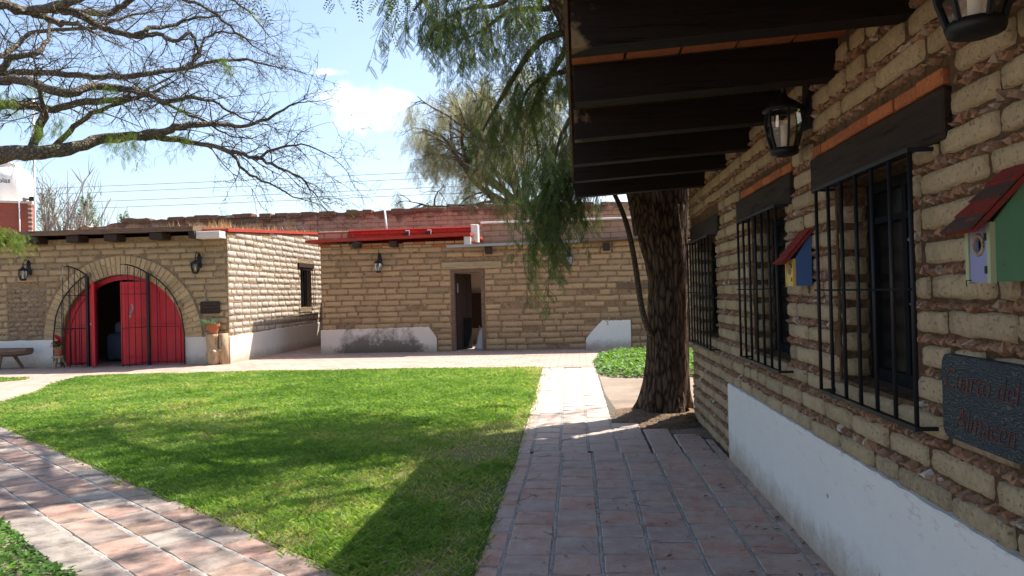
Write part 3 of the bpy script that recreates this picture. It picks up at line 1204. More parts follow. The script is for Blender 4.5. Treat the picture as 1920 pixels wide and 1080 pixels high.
def grass(poly, n, name, label, x0, x1, y0, y1):
    # more blades close by, where single blades can be seen
    px = nr.uniform(x0, x1, n * 3)
    py = y0 + (y1 - y0) * nr.random(n * 3) ** 1.5
    jx, jy = px + nr.normal(0, .055, n * 3), py + nr.normal(0, .055, n * 3)
    ok = inside(jx, jy, poly)
    px, py = px[ok], py[ok]
    patch = vnoise(px, py, .9, 1) * .40 + vnoise(px, py, 2.7, 2) * .32 + vnoise(px, py, 8, 4) * .28
    # worn ground beside the walk
    worn = np.exp(-(((px + 1.0) / .35) ** 2 + ((py - 7.6) / .9) ** 2)) + .5 * np.exp(-(((px + .75) / .22) ** 2)) * (vnoise(px, py, 2, 9) > .45)
    keep = nr.random(len(px)) < np.clip(1.15 - 1.0 * worn - .9 * np.clip(patch - .55, 0, 1) * 4.5, .08, 1)
    px, py, patch, worn = px[keep][:n], py[keep][:n], patch[keep][:n], worn[keep][:n]
    k = len(px)
    a = nr.uniform(0, 2 * np.pi, k)
    h = nr.uniform(.016, .048, k) * (1 - .4 * np.clip(worn, 0, 1)) * (.75 + .5 * vnoise(px, py, 2.2, 6))
    w = nr.uniform(.0022, .0042, k) * (1 + py / 14)
    lean = nr.uniform(.4, 1.7, k) * h
    la = nr.uniform(0, 2 * np.pi, k)
    z0 = np.full(k, .012)
    ca, sa = np.cos(a) * w, np.sin(a) * w
    mx, my = px + np.cos(la) * lean * .35, py + np.sin(la) * lean * .35
    V = np.stack([np.stack([px - ca, py - sa, z0], 1), np.stack([px + ca, py + sa, z0], 1),
                  np.stack([mx + ca * .8, my + sa * .8, z0 + h * .62], 1), np.stack([px + np.cos(la) * lean, py + np.sin(la) * lean, z0 + h], 1)], 1).reshape(-1, 3)
    F = np.arange(k * 4).reshape(k, 4)
    tint = np.clip((patch - .5) * 1.25 + .45 + nr.normal(0, .15, k) + .35 * np.clip(worn, 0, 1), 0, .999)
    o = link(name, raw_mesh(name, V, F, np.repeat(tint, 4), 'grass'))
    tag(o, label, 'grass', kind='stuff')


grass(LAWN, 330000, 'grass', 'short green grass covering the courtyard lawn', -10.4, -.55, 3.45, 15.05)
grass(LAWN2, 14000, 'grass', 'short grass in the small strip before the bench', -16, -11, 13, 14.7)

# ------------------------------------------------------------------ shaded adobe house on the right
WX, YE = 1.32, 8.8
HR = Fr((WX, YE, 0), (0, -1, 0), (-1, 0, 0))
HL = YE + 2.2
wins = [(3.05, 3.92), (4.82, 5.75), (7.2, 8.3)]
hops = [Op(YE - b, YE - a, 1.03, 2.0) for a, b in wins]
house = thing('adobe_house', (WX + 2, 3.5, 0), 'shaded adobe house with barred windows, white plinth and deep dark beamed eave', 'house')
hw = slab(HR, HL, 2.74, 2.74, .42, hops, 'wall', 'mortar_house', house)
rng = random.Random(21)
ST_H = Style(.43, .088, .020, .129, 'adobe_house', 8, 6, 4)
lint = [(2.73, 4.22), (4.63, 6.15), (6.98, 8.62)]
holes = [(YE - b, YE - a, 2.045, 2.195) for a, b in lint] + [(YE - b, YE - a, 2.195, 2.26) for a, b in lint]
holes.append((YE - 6.62, HL, -.1, .64))
hb = course_bricks(HL, 2.74, 2.74, hops, ST_H, rng, 0.02, 0, holes, .038)
lay(HR, hb, ST_H, hw, rng, 300)
chips(HR, hb, ST_H, hw, rng, .024, 1.32, 300)
# jamb bricks and chips in the reveals that face the walk
for a, b in wins:
    fj = Fr((WX, b, 0), (1, 0, 0), (0, -1, 0))
    jst = Style(.14, .096, .012, .129, 'adobe_house', 4, 4, 9)
    jb = [(.078, 1.085 + .129 * q, .14, .096) for q in range(7)]
    lay(fj, jb, jst, hw, rng, 40, 'brick', 'jamb_bricks')
# lintels, with a course of fired bricks above
for i, (a, b) in enumerate(lint):
    m = MB()
    m.bbox((WX - .033, a, 2.005), (WX + .30, b, 2.192), .008)
    m.build('lintel', 'wood_lintel', house)
    y = a + .02
    while y < b - .12 and i < 2:
        ln = rng.uniform(.20, .27)
        ln = min(ln, b - y)
        o = MB().bbox((WX - .022 + rng.uniform(-.004, .004), y, 2.203), (WX + .05, y + ln - .014, 2.26 + rng.uniform(-.004, .003)), .006).build('fired_brick', 'fired_brick', house)
        y += ln
# windows: frame, panes, mullion
for a, b in wins:
    x0 = WX + .15
    w = MB()
    w.box((x0, a, 1.03), (x0 + .05, a + .05, 2.0)).box((x0, b - .05, 1.03), (x0 + .05, b, 2.0))
    w.box((x0, a + .05, 1.95), (x0 + .05, b - .05, 2.0)).box((x0, a + .05, 1.03), (x0 + .05, b - .05, 1.09))
    fo = w.build('window', 'iron_grey', house)
    mid = (a + b) / 2
    MB().box((x0 - .006, mid - .022, 1.092), (x0 + .04, mid + .022, 1.948)).build('mullion', 'iron_grey', fo)
    for p, q in ((a + .052, mid - .024), (mid + .024, b - .052)):
        MB().box((x0 + .02, p, 1.092), (x0 + .026, q, 1.948)).build('pane', 'glass_dark', fo)
    MB().box((x0 - .010, a + .05, 1.795), (x0 + .015, b - .05, 1.825)).build('transom', 'iron_grey', fo)
# iron grilles standing off the wall
for (ya, yb, zb, zt, nb) in ((2.84, 3.94, .97, 1.99, 7), (4.70, 5.81, .98, 2.0, 7), (7.10, 8.43, .93, 2.0, 8)):
    xf = WX - .105
    gr = None
    for z in (zb, zt):
        o = MB().box((xf - .004, ya, z - .008), (xf + .022, yb, z + .008)).build('window_grille' if gr is None else 'rail', 'iron', gr or house)
        gr = gr or o
        for y in (ya + .006, yb - .006):
            MB().box((xf + .022, y - .007, z - .007), (WX + .05, y + .007, z + .007)).build('bracket', 'iron', gr)
    zm = (zb + zt) / 2 + .0
    MB().box((xf - .009, ya, zm - .004), (xf - .0045, yb, zm + .004)).build('rail', 'iron_grey', gr)
    for k in range(nb):
        y = ya + .012 + (yb - ya - .024) * k / (nb - 1)
        MB().tube([(xf + .008, y, zb + .008), (xf + .008, y, zt - .008)], .009, 8).build('bar', 'iron', gr, True)
# white plinth
ragged_panel(HR, YE - 6.64, HL, 0, .675, .042, 'plinth', 'plaster_white', house, rng, .004, None, 120)
# eave: beams, ceiling tiles, roof
xin = lambda x: 2.47 + (x + .02) * .052
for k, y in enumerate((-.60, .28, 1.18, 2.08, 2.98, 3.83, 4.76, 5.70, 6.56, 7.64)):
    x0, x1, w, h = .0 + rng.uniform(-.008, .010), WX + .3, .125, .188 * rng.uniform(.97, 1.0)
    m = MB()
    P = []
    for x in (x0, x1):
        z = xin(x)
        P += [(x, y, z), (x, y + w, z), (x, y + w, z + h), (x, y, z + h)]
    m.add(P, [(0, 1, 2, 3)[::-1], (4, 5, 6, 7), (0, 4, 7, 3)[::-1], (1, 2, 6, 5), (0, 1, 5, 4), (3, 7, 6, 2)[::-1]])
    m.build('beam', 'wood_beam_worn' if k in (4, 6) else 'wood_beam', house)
m = MB()
P = []
for x in (-.011, 6.5):
    z = 2.47 + (x + .02) * .052 + .224
    P += [(x, -2.2, z), (x, 8.75, z), (x, 8.75, z + .12), (x, -2.2, z + .12)]
m.add(P, [(0, 1, 2, 3), (4, 7, 6, 5), (0, 3, 7, 4), (1, 5, 6, 2), (0, 4, 5, 1), (3, 2, 6, 7)])
roof = m.build('roof', 'mortar_house', house)
for k in range(5):
    x = .0
    for j in range(7):
        ln = .275
        y0 = 3.115 + k * .142
        m = MB()
        P = []
        for xx in (x, x + ln - .016):
            z = 2.47 + (xx + .02) * .052 + .189
            P += [(xx, y0, z), (xx, y0 + .132, z), (xx, y0 + .132, z + .034), (xx, y0, z + .034)]
        m.add(P, [(0, 1, 2, 3)[::-1], (4, 5, 6, 7), (0, 4, 7, 3)[::-1], (1, 2, 6, 5), (0, 1, 5, 4)])
        m.build('ceiling_tile', 'fired_brick', roof)
        x += ln
m = MB()
m.box((-.028, -2.2, 2.672), (-.012, 8.75, 2.80))
m.build('fascia', 'wood_old', house)
# the rest of the shell, so that the rooms are dark
m = MB()
m.box((WX + .42, 8.4, 0), (6.3, 8.8, 2.74)).box((WX + .42, -2.2, 0), (6.3, -1.8, 2.74)).box((6.3, -2.2, 0), (6.6, 8.8, 2.9))
m.build('back_wall', 'mortar_house', house)

lantern(HR, YE - 2.225, 2.212, 'black iron lantern on the shaded house wall above the green birdhouse', 1.35, .13)
lantern(HR, YE - 4.28, 2.245, 'black iron lantern on the shaded house wall between two barred windows', 1.3, .115)


def birdhouse(y0, w, zb, zf, zr, xf, mats, label, rows):
    """box with sloping shingle roof, round hole in a front hinged at its side, peg on the wall"""
    sidem, trim, frontm, ra, rb = mats
    e = thing('birdhouse', (WX - .07, y0 + w / 2, zb), label, 'birdhouse')
    xb = WX - .026
    y1 = y0 + w
    m = MB()
    for y in (y0, y1 - .012):
        P = [(xf + .012, y, zb), (xb, y, zb), (xb, y, zr), (xf + .012, y, zf)]
        P += [(p[0], p[1] + .012, p[2]) for p in P]
        m.add(P, [(0, 1, 2, 3), (7, 6, 5, 4), (0, 3, 7, 4), (1, 5, 6, 2), (0, 4, 5, 1), (3, 2, 6, 7)])
    m.box((xf + .012, y0 + .012, zb), (xb, y1 - .012, zb + .012)).box((xb - .012, y0 + .012, zb + .012), (xb - .0005, y1 - .012, zr))
    m.build('side_walls', sidem, e)
    # trim strips on the front corners
    for y in (y0 - .001, y1 - .017):
        MB().box((xf - .004, y, zb - .004), (xf + .0118, y + .018, zf - .004)).build('corner_trim', trim, e)
    # front door with a round hole
    c = Vector((0, (y0 + y1) / 2, zb + (zf - zb) * .62))
    hw_, r, n = (y1 - y0) / 2 - .019, .022, 24
    m = MB()
    rim, out = [], []
    for i in range(n):
        a = 2 * math.pi * i / n
        dy, dz = math.cos(a), math.sin(a)
        rim.append((xf, c.y + dy * r, c.z + dz * r))
        sc = min(hw_ / max(abs(dy), 1e-6), (zf - .006 - c.z if dz > 0 else c.z - zb) / max(abs(dz), 1e-6))
        out.append((xf, c.y + dy * sc, c.z + dz * sc))
    m.add(rim + out + [(x + .011, y, z) for x, y, z in rim], [(i, n + i, n + (i + 1) % n, (i + 1) % n) for i in range(n)] + [(i, (i + 1) % n, 2 * n + (i + 1) % n, 2 * n + i) for i in range(n)])
    # the square's own corners
    for sy in (-1, 1):
        for z in (zb, zf - .006):
            ks = sorted(range(n), key=lambda i: (out[i][1] - (c.y + sy * hw_)) ** 2 + (out[i][2] - z) ** 2)[:2]
            m.add([out[ks[0]], out[ks[1]], (xf, c.y + sy * hw_, z)], [(0, 1, 2)])
    fd = m.build('front', frontm, e)
    MB().tube([(xf - .001, c.y + math.cos(a) * (r + .006), c.z + math.sin(a) * (r + .006)) for a in [2 * math.pi * i / 20 for i in range(21)]], .006, 5).build('hole_ring', 'wood_pale', fd, True)
    for z in (zb + .035, zf - .045):
        MB().box((xf - .007, y0 + .016, z - .011), (xf - .0041, y0 + .026, z + .011)).build('hinge', 'iron', fd)
    MB().tube([(xf - .004, y1 - .03, zb + .006), (xf - .018, y1 - .03, zb + .006), (xf - .018, y1 - .03, zb - .012)], .0018, 5).build('hook', 'iron', fd)
    # roof board and shingles
    p0, p1 = Vector((xf - .045, 0, zf - .032)), Vector((xb + .012, 0, zr + .012))
    dr = (p1 - p0).normalized()
    nn = Vector((-dr.z, 0, dr.x))
    m = MB()
    P = []
    for y in (y0 - .018, y1 + .018):
        P += [Vector((p.x, y, p.z)) + nn * k for p, k in ((p0, 0), (p1, 0), (p1, .014), (p0, .014))]
    m.add(P, [(0, 1, 2, 3), (7, 6, 5, 4), (0, 4, 5, 1), (3, 2, 6, 7), (0, 3, 7, 4), (1, 5, 6, 2)])
    rf = m.build('roof', ra, e)
    L = (p1 - p0).length / rows
    for k in range(rows):
        q0, q1 = p0 + dr * (L * k - .010) + nn * .0165, p0 + dr * (L * (k + 1)) + nn * .0145
        m = MB()
        nseg = 6
        P = []
        for j in range(nseg + 1):
            y = y0 - .016 + (y1 - y0 + .032) * j / nseg
            o_ = dr * (.005 if j % 2 else 0)
            P += [Vector((q0.x, y, q0.z)) + o_, Vector((q0.x, y, q0.z)) + o_ + nn * .010, Vector((q1.x, y, q1.z)) + nn * .004]
        F = []
        for j in range(nseg):
            a = j * 3
            F += [(a, a + 3, a + 4, a + 1), (a + 1, a + 4, a + 5, a + 2)]
        F += [(0, 1, 2), (nseg * 3, nseg * 3 + 2, nseg * 3 + 1)]
        m.add(P, F)
        m.build('shingle', rb if k % 2 == 0 else ra, rf)
    MB().box((xb, (y0 + y1) / 2 - .01, zb - .045), (WX + .02, (y0 + y1) / 2 + .01, zb + .1)).build('wall_peg', 'wood_old', e)


birdhouse(2.235, .135, 1.50, 1.675, 1.815, 1.175, ('bh_green', 'bh_pale', 'bh_lavender', 'bh_red', 'bh_brown'),
          'green birdhouse with a lavender front and red shingle roof on the adobe wall', 4)
birdhouse(4.26, .15, 1.505, 1.66, 1.80, 1.195, ('bh_blue', 'bh_yellow', 'bh_yellow', 'bh_red', 'bh_red'),
          'blue birdhouse with a yellow front and red roof between two barred windows', 4)


def text_part(body, name, mat, parent, M, size, ext=.002, sx=1.0, shear=0.0, thin=0.0):
    cu = bpy.data.curves.new(name, 'FONT')
    cu.body = body
    cu.size = size
    cu.extrude = ext
    cu.shear = shear
    cu.resolution_u = 3
    cu.offset = thin
    tmp = bpy.data.objects.new('tmp_text', cu)
    COL.objects.link(tmp)
    bpy.context.view_layer.update()
    me = bpy.data.meshes.new_from_object(tmp.evaluated_get(bpy.context.evaluated_depsgraph_get()))
    bpy.data.objects.remove(tmp)
    bpy.data.curves.remove(cu)
    me.transform(M @ Matrix.Diagonal((sx, 1, 1, 1)))
    me.materials.clear()
    me.materials.append(MATS[mat])
    me.name = name
    return link(name, me, parent)


def rounded_board(fr, u0, u1, v0, v1, d0, d1, r, name, mat, parent, rng=None):
    pts = []
    for cx, cy, a0 in ((u1 - r, v1 - r, 0), (u0 + r, v1 - r, 90), (u0 + r, v0 + r, 180), (u1 - r, v0 + r, 270)):
        for k in range(7):
            a = rad(a0 + 15 * k)
            pts.append((cx + r * math.cos(a), cy + r * math.sin(a)))
    k = len(pts)
    c = ((u0 + u1) / 2, (v0 + v1) / 2)
    ins = [(c[0] + (a - c[0]) * .985, c[1] + (b - c[1]) * .97) for a, b in pts]
    m = MB()
    P = [fr.p(a, b, d0) for a, b in pts] + [fr.p(a, b, d1 - .005) for a, b in pts] + [fr.p(a, b, d1) for a, b in ins]
    F = [tuple(range(2 * k, 3 * k))]
    for j in (0, k):
        F += [(j + i, j + (i + 1) % k, j + k + (i + 1) % k, j + k + i) for i in range(k)]
    m.add(P, F)
    return m.build(name, mat, parent)


sg = thing('wooden_sign', HR.p(YE - 2.45, .97), 'dark carved wooden sign with red handwriting under the green birdhouse', 'sign')
rounded_board(HR, YE - 2.755, YE - 2.08, .965, 1.255, .026, .052, .035, 'board', 'sign_wood', sg)
for tx, u, v, s_ in (('Cuarto del', YE - 2.735, 1.135, .112), ('Almac\u00e9n', YE - 2.665, 1.005, .112)):
    text_part(tx, 'lettering', 'letter_red', sg, HR.mat(u, v, .0525) @ Matrix.Rotation(rad(90), 4, 'X'), s_, .0015, .9, .32, -.0022)

# ------------------------------------------------------------------ arched building on the left
LY, LX = 17.2, -8.33
LF = Fr((-19, LY, 0), (1, 0, 0), (0, -1, 0))
LL = LX + 19
ac, az = -11.0 + 19, .64
arch = Op(ac - 1.56, ac + 1.56, 0, 2.2, (ac, az, 1.56))
bld = thing('arched_building', (-13, 19, 0), 'adobe building with a red arched doorway, iron gates and projecting roof beams', 'building')
lw = slab(LF, LL - .004, 3.1, 3.1, .5, [arch], 'wall', 'mortar_tan', bld)
rng = random.Random(31)
ST_L = Style(.54, .126, .015, .158, 'adobe_tan', 6, 4, 14)
ring = Op(ac - 2.03, ac + 2.03, .64, 2.67, (ac, az, 2.03))
ring_legs = (ac - 2.03, ac + 2.03, -.1, .66)
worn = (-13.95 + 19, -12.96 + 19, .6, 2.0)
lb = course_bricks(LL - .004, 3.1, 3.1, [ring], ST_L, rng, .66, 4.0, [ring_legs, worn], .03, .009)
ST_W = Style(.24, .085, .014, .118, 'adobe_worn', 5, 4, 17)
wb = [b_ for b_ in course_bricks(LL - .004, 2.0, 2.0, [ring], ST_W, rng, .66, -13.93 + 19, [(-12.96 + 19, 40, 0, 4)], .03, .016) if rng.random() < .8]
lay(LF, wb, ST_W, lw, rng, 60, 'brick', 'worn_bricks', 0, .08)
chips(LF, wb, ST_W, lw, rng, .06, 1.3, 0)
lay(LF, lb, ST_L, lw, rng, 190)
chips(LF, lb, ST_L, lw, rng, .10, 1.0, 0)
# arch ring of clay bricks, some stretched over two courses
m = MB()
n = 46
vs, fs = [], []
for i in range(n + 1):
    a = math.pi * i / n
    for r in (1.565, 2.02):
        vs.append(LF.p(ac + r * math.cos(a), az + r * math.sin(a), .016))
for i in range(n):
    fs.append((2 * i, 2 * i + 1, 2 * i + 3, 2 * i + 2))
m.add(vs, fs)
m.build('arch_bed', 'lime_joint', bld)
for i in range(n):
    a0, a1 = math.pi * (i + .09) / n, math.pi * (i + .91) / n
    sp = [(1.57, 2.015)] if rng.random() < .55 else [(1.57, 1.78 + rng.uniform(-.06, .06)), (1.80, 2.015)]
    if len(sp) == 2:
        sp[1] = (sp[0][1] + .014, 2.015)
    for r0, r1 in sp:
        dd = .034 + rng.uniform(-.004, .004)
        P = []
        for d_ in (.01, dd):
            sh = .005 if d_ > .02 else 0
            for r, a in ((r0 + sh, a0 + sh / 2), (r1 - sh, a0 + sh / 2), (r1 - sh, a1 - sh / 2), (r0 + sh, a1 - sh / 2)):
                P.append(LF.p(ac + r * math.cos(a), az + r * math.sin(a), d_))
        MB().add(P, [(4, 5, 6, 7), (0, 1, 5, 4), (1, 2, 6, 5), (2, 3, 7, 6), (3, 0, 4, 7)]).build('arch_brick', 'arch_clay', bld)
# white plinth either side of the doorway
ragged_panel(LF, 0, ac - 1.60, 0, .655, .045, 'plinth', 'plaster_white', bld, rng, .008)
ragged_panel(LF, ac + 1.60, LL + .045, 0, .66, .045, 'plinth', 'plaster_cream', bld, rng, .008)
# sunlit side wall
LS = Fr((LX, LY + .004, 0), (0, 1, 0), (1, 0, 0))
SL = 7.3
sop = Op(4.7, 5.6, 1.25, 2.45)
sw = slab(LS, SL, 3.14, 3.62, .5, [sop], 'side_wall', 'mortar_tan', bld)
ST_S = Style(.46, .128, .0075, .158, 'adobe_sunlit', 6, 4, 15)
sb = course_bricks(SL, 3.14, 3.62, [sop], ST_S, rng, .70, .0, [(4.5, 5.8, 2.45, 2.6)], .036, .006)
lay(LS, sb, ST_S, sw, rng, 110)
chips(LS, sb, ST_S, sw, rng, .11, .95, 0)
ragged_panel(LS, -.044, SL, 0, .68, .045, 'plinth', 'plaster_cream', bld, rng, .012, lambda u: .66 + .012 * u)
MB().bbox((LX - .2, LY + 4.5, 2.455), (LX + .05, LY + 5.8, 2.60), .01).build('lintel', 'wood_lintel', bld)
wf = MB().box((LX - .2, LY + 4.7, 1.25), (LX - .15, LY + 4.78, 2.45)).box((LX - .2, LY + 5.52, 1.25), (LX - .15, LY + 5.6, 2.45)).box((LX - .2, LY + 4.78, 2.37), (LX - .15, LY + 5.52, 2.45)).build('window', 'wood_dark', bld)
MB().box((LX - .19, LY + 4.78, 1.25), (LX - .18, LY + 5.52, 2.37)).build('pane', 'glass_dark', wf)
gr = MB().box((LX + .085, LY + 4.6, 1.26), (LX + .105, LY + 5.7, 1.28)).build('window_grille', 'iron', bld)
MB().box((LX + .085, LY + 4.6, 2.38), (LX + .105, LY + 5.7, 2.40)).build('rail', 'iron', gr)
for k in range(7):
    y = LY + 4.62 + 1.06 * k / 6
    MB().tube([(LX + .095, y, 1.281), (LX + .095, y, 2.379)], .010, 6).build('bar', 'iron', gr)
for y in (LY + 4.61, LY + 5.69):
    for z in (1.27, 2.39):
        MB().box((LX - .02, y - .008, z - .008), (LX + .0845, y + .008, z + .008)).build('bracket', 'iron', gr)
# roof: slab with overhang, beam ends, red lip
m = MB()
P = []
for x in (-19.3, LX - .62):
    P += [(x, LY - .42, 3.17), (x, LY + 7.2, 3.62), (x, LY + 7.2, 3.74), (x, LY - .42, 3.285)]
m.add(P, [(0, 1, 2, 3), (4, 7, 6, 5), (0, 3, 7, 4), (1, 5, 6, 2), (0, 4, 5, 1), (3, 2, 6, 7)])
rf = m.build('roof', 'wood_old', bld)
m = MB()
P = []
for x in (LX - .6195, LX + .04):
    P += [(x, LY + .0, 3.16), (x, LY + 7.2, 3.63), (x, LY + 7.2, 3.70), (x, LY + .0, 3.235)]
m.add(P, [(0, 1, 2, 3), (4, 7, 6, 5), (0, 3, 7, 4), (1, 5, 6, 2), (0, 4, 5, 1), (3, 2, 6, 7)])
m.build('roof_lip', 'paint_roofred', bld)
MB().bbox((LX - .60, LY - .34, 2.99), (LX - .02, LY - .0, 3.155), .01).build('corner_block', 'plaster_cream', bld)
MB().bbox((LX - .75, LY - .40, 3.0), (LX - .605, LY + .02, 3.165), .01).build('beam', 'wood_dark', bld)
for x in (-17.3, -16.2, -15.1, -14.05, -13.0, -11.95, -11.0, -9.85):
    MB().bbox((x - .20, LY - .36 + rng.uniform(-.03, .03), 2.995), (x + .12, LY + .02, 3.165), .012).build('beam', 'wood_dark', bld)
m = MB()
m.box((-19.0, LY + .5, 0), (-18.6, LY + 7.3, 3.1)).box((-18.6, LY + 6.9, 0), (LX - .5, LY + 7.3, 3.4)).box((-14.6, LY + .5, 0), (-14.4, LY + 6.9, 3.3))
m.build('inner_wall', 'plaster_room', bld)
MB().box((-18.6, LY - .0, .010), (LX - .5, LY + 6.9, .02)).build('floor', 'cross_paving', bld)
# red door: arched frame, fixed side panels, two leaves ajar
dY = LY + .10
m = MB()
vs, fs = [], []
N = 40
for i in range(N + 1):
    a = math.pi * i / N
    for r, y in ((1.555, dY), (1.44, dY), (1.44, dY + .09), (1.555, dY + .09)):
        vs.append((-11.0 + r * math.cos(a), y, az + r * math.sin(a)))
for i in range(N):
    for k in range(4):
        fs.append((i * 4 + k, i * 4 + (k + 1) % 4, i * 4 + 4 + (k + 1) % 4, i * 4 + 4 + k))
m.add(vs, fs)
m.box((-12.555, dY, 0), (-12.44, dY + .09, az)).box((-9.56, dY, 0), (-9.445, dY + .09, az))
dfr = m.build('door_frame', 'paint_red', bld)
for s_ in (-1, 1):
    m = MB()
    vs, fs = [], []
    n = 12
    xs = [-11.0 + s_ * (.79 + (1.445 - .79) * i / n) for i in range(n + 1)]
    for x in xs:
        zt = az + math.sqrt(max(0, 1.445 ** 2 - (x + 11.0) ** 2))
        vs += [(x, dY + .03, .02), (x, dY + .03, zt), (x, dY + .07, .02), (x, dY + .07, zt)]
    for i in range(n):
        a = i * 4
        fs += [(a, a + 4, a + 5, a + 1), (a + 2, a + 3, a + 7, a + 6)]
    m.add(vs, fs)
    pn = m.build('side_panel', 'paint_red', bld)
    xa, xb = sorted((-11.0 + s_ * .80, -11.0 + s_ * 1.40))
    for z0, z1 in ((.02, .14), (.93, .985), (1.0, 1.055)):
        MB().bbox((xa, dY + .012, z0), (xb, dY + .0295, z1), .006).build('rail', 'paint_red', pn)
    for x0 in (xa, xa + .28, xb - .08):
        zt = az + math.sqrt(1.42 ** 2 - (max(abs(x0 + 11), abs(x0 + 11 + .08))) ** 2)
        if x0 == xa + .28:
            continue
        MB().bbox((x0, dY + .008, .02), (x0 + .08, dY + .0290, zt), .006).build('stile', 'paint_red', pn)
    MB().bbox((-11.0 + s_ * .79 - .03, dY + .0, 0), (-11.0 + s_ * .79 + .03, dY + .08, az + 1.20), .006).build('post', 'paint_red', bld)


def leaf_door(hx, sgn, ang, wdt):
    M_ = Matrix.Translation((hx, dY + .04, .03)) @ Matrix.Rotation(ang, 4, 'Z')
    def bx(a, b, name, par, mat='paint_red', c=.006):
        x0, x1 = sorted((a[0] * sgn, b[0] * sgn))
        mb = MB().bbox((x0, a[1], a[2]), (x1, b[1], b[2]), c)
        mb.v = [tuple(M_ @ Vector(p)) for p in mb.v]
        return mb.build(name, mat, par)
    d = bx((0, -.02, 0), (wdt, .02, 1.99), 'door', bld)
    for z0, z1 in ((.0, .14), (.93, .985), (1.0, 1.055), (1.88, 1.99)):
        bx((.1, -.042, z0), (wdt - .1, -.0205, z1), 'rail', d)
    for x0 in (0, wdt - .10):
        bx((x0, -.044, 0), (x0 + .1, -.0205, 1.99), 'stile', d)
    for z0, z1 in ((.20, .87), (1.12, 1.82)):
        bx((.16, -.036, z0), (wdt - .16, -.0205, z1), 'raised_panel', d, c=.016)
    return d, M_, bx


d1, M1, bx1 = leaf_door(-11.77, 1, -rad(60), .76)
d2, M2, bx2 = leaf_door(-10.23, -1, rad(30), .76)
ch = [M2 @ Vector((-.52 + .03 * math.sin(i * .9) - .02 * (i > 5), -.05, 1.45 - .05 * (5 - abs(i - 5)))) for i in range(11)]
MB().tube(ch, .009, 5).build('chain', 'metal_grey', d2)
bx2((.53, -.075, 1.13), (.59, -.045, 1.20), 'padlock', d2, 'wood_pale', .006)
bx1((.69, -.075, .98), (.72, -.045, 1.03), 'handle', d1, 'metal_grey', .006)
# iron gates: fixed quarter panels and hinged inner panels swung out
gcx, gcz, gr_ = -11.05, .75, 1.66
gY = LY - .10
gt = lambda x: gcz + math.sqrt(max(0.0, gr_ ** 2 - (x - gcx) ** 2))


def gate(name, f, x0, x1, nb):
    """f maps (x along the arch, z) to a point"""
    pts = [f(x0 + (x1 - x0) * i / 14, gt(x0 + (x1 - x0) * i / 14)) for i in range(15)]
    m = MB()
    if abs(abs(x0 - gcx) - gr_) < 1e-3:
        pts = [f(x0, .03), f(x0, .4)] + pts
    m.tube(pts, .016, 6)
    g_ = m.build(name, 'iron', bld, True)
    MB().tube([f(x0, .09), f(x1, .09)], .010, 5).build('rail', 'iron', g_)
    MB().tube([f(x0 + (x1 - x0) * .06, .93), f(x1, .93)], .008, 5).build('rail', 'iron', g_)
    zz = min(1.72, gt(x0), gt(x1)) if abs(abs(x0 - gcx) - gr_) > 1e-3 else None
    if zz:
        MB().tube([f(x0, zz), f(x1, zz)], .008, 5).build('rail', 'iron', g_)
    for k in range(nb):
        x = x0 + (x1 - x0) * (k + 1) / nb
        MB().tube([f(x, .04), f(x, gt(x))], .009, 5).build('bar', 'iron', g_, True)
    return g_


hl, hr = gcx - .77, gcx + .77
gate('iron_gate', lambda x, z: Vector((x, gY, z)), gcx - gr_, hl, 4)
gate('iron_gate', lambda x, z: Vector((x, gY, z)), gcx + gr_, hr, 4)
MB().box((hl - .03, gY - .035, .0), (hl + .03, gY + .03, gt(hl))).build('gate_post', 'iron', bld)
MB().box((hr - .03, gY - .035, .0), (hr + .03, gY + .03, gt(hr))).build('gate_post', 'iron', bld)
ca, sa = math.cos(rad(93)), math.sin(rad(93))
gate('iron_gate', lambda x, z: Vector((hl + (x - hl) * ca, gY - .04 - (x - hl) * sa, z)), hl, gcx, 4)
ca2, sa2 = math.cos(rad(78)), math.sin(rad(78))
gate('iron_gate', lambda x, z: Vector((hr - (hr - x) * ca2, gY - .04 - (hr - x) * sa2, z)), hr, gcx, 4)
for s_, z in ((-1, gt(hl)), (1, gt(hr)), (1, 1.42)):
    x = (hl if s_ < 0 else hr) if z > 1.5 else gcx + 1.55
    MB().lathe([(.07, -.05), (.075, 0), (.06, .05)], (x, LY - .05, z), 8).build('gate_bracket', 'mortar_tan', bld)

lantern(LF, -13.38 + 19, 2.13, 'black lantern on the arched facade above the wooden bench', 1.25, .17)
lantern(LF, -9.02 + 19, 2.18, 'black lantern on the arched facade above the small dark plaque', 1.25, .17)
pq = thing('wall_plaque', LF.p(-8.77 + 19, 1.2), 'small dark carved plaque on the arched facade above the potted plant', 'plaque')
rounded_board(LF, -9.0 + 19, -8.52 + 19, 1.21, 1.50, .03, .07, .03, 'board', 'wood_dark', pq)
for v in (1.28, 1.36, 1.44):
    m = MB()
    x = -8.93
    while x < -8.60:
        w_ = rng.uniform(.02, .05)
        m.tube([LF.p(x + 19, v - .012, .0715), LF.p(x + w_ / 2 + 19, v + rng.uniform(0, .03), .0715), LF.p(x + w_ + 19, v - .012, .0715)], .004, 4)
        x += w_ + .012
    m.build('carving', 'wood_old', pq)

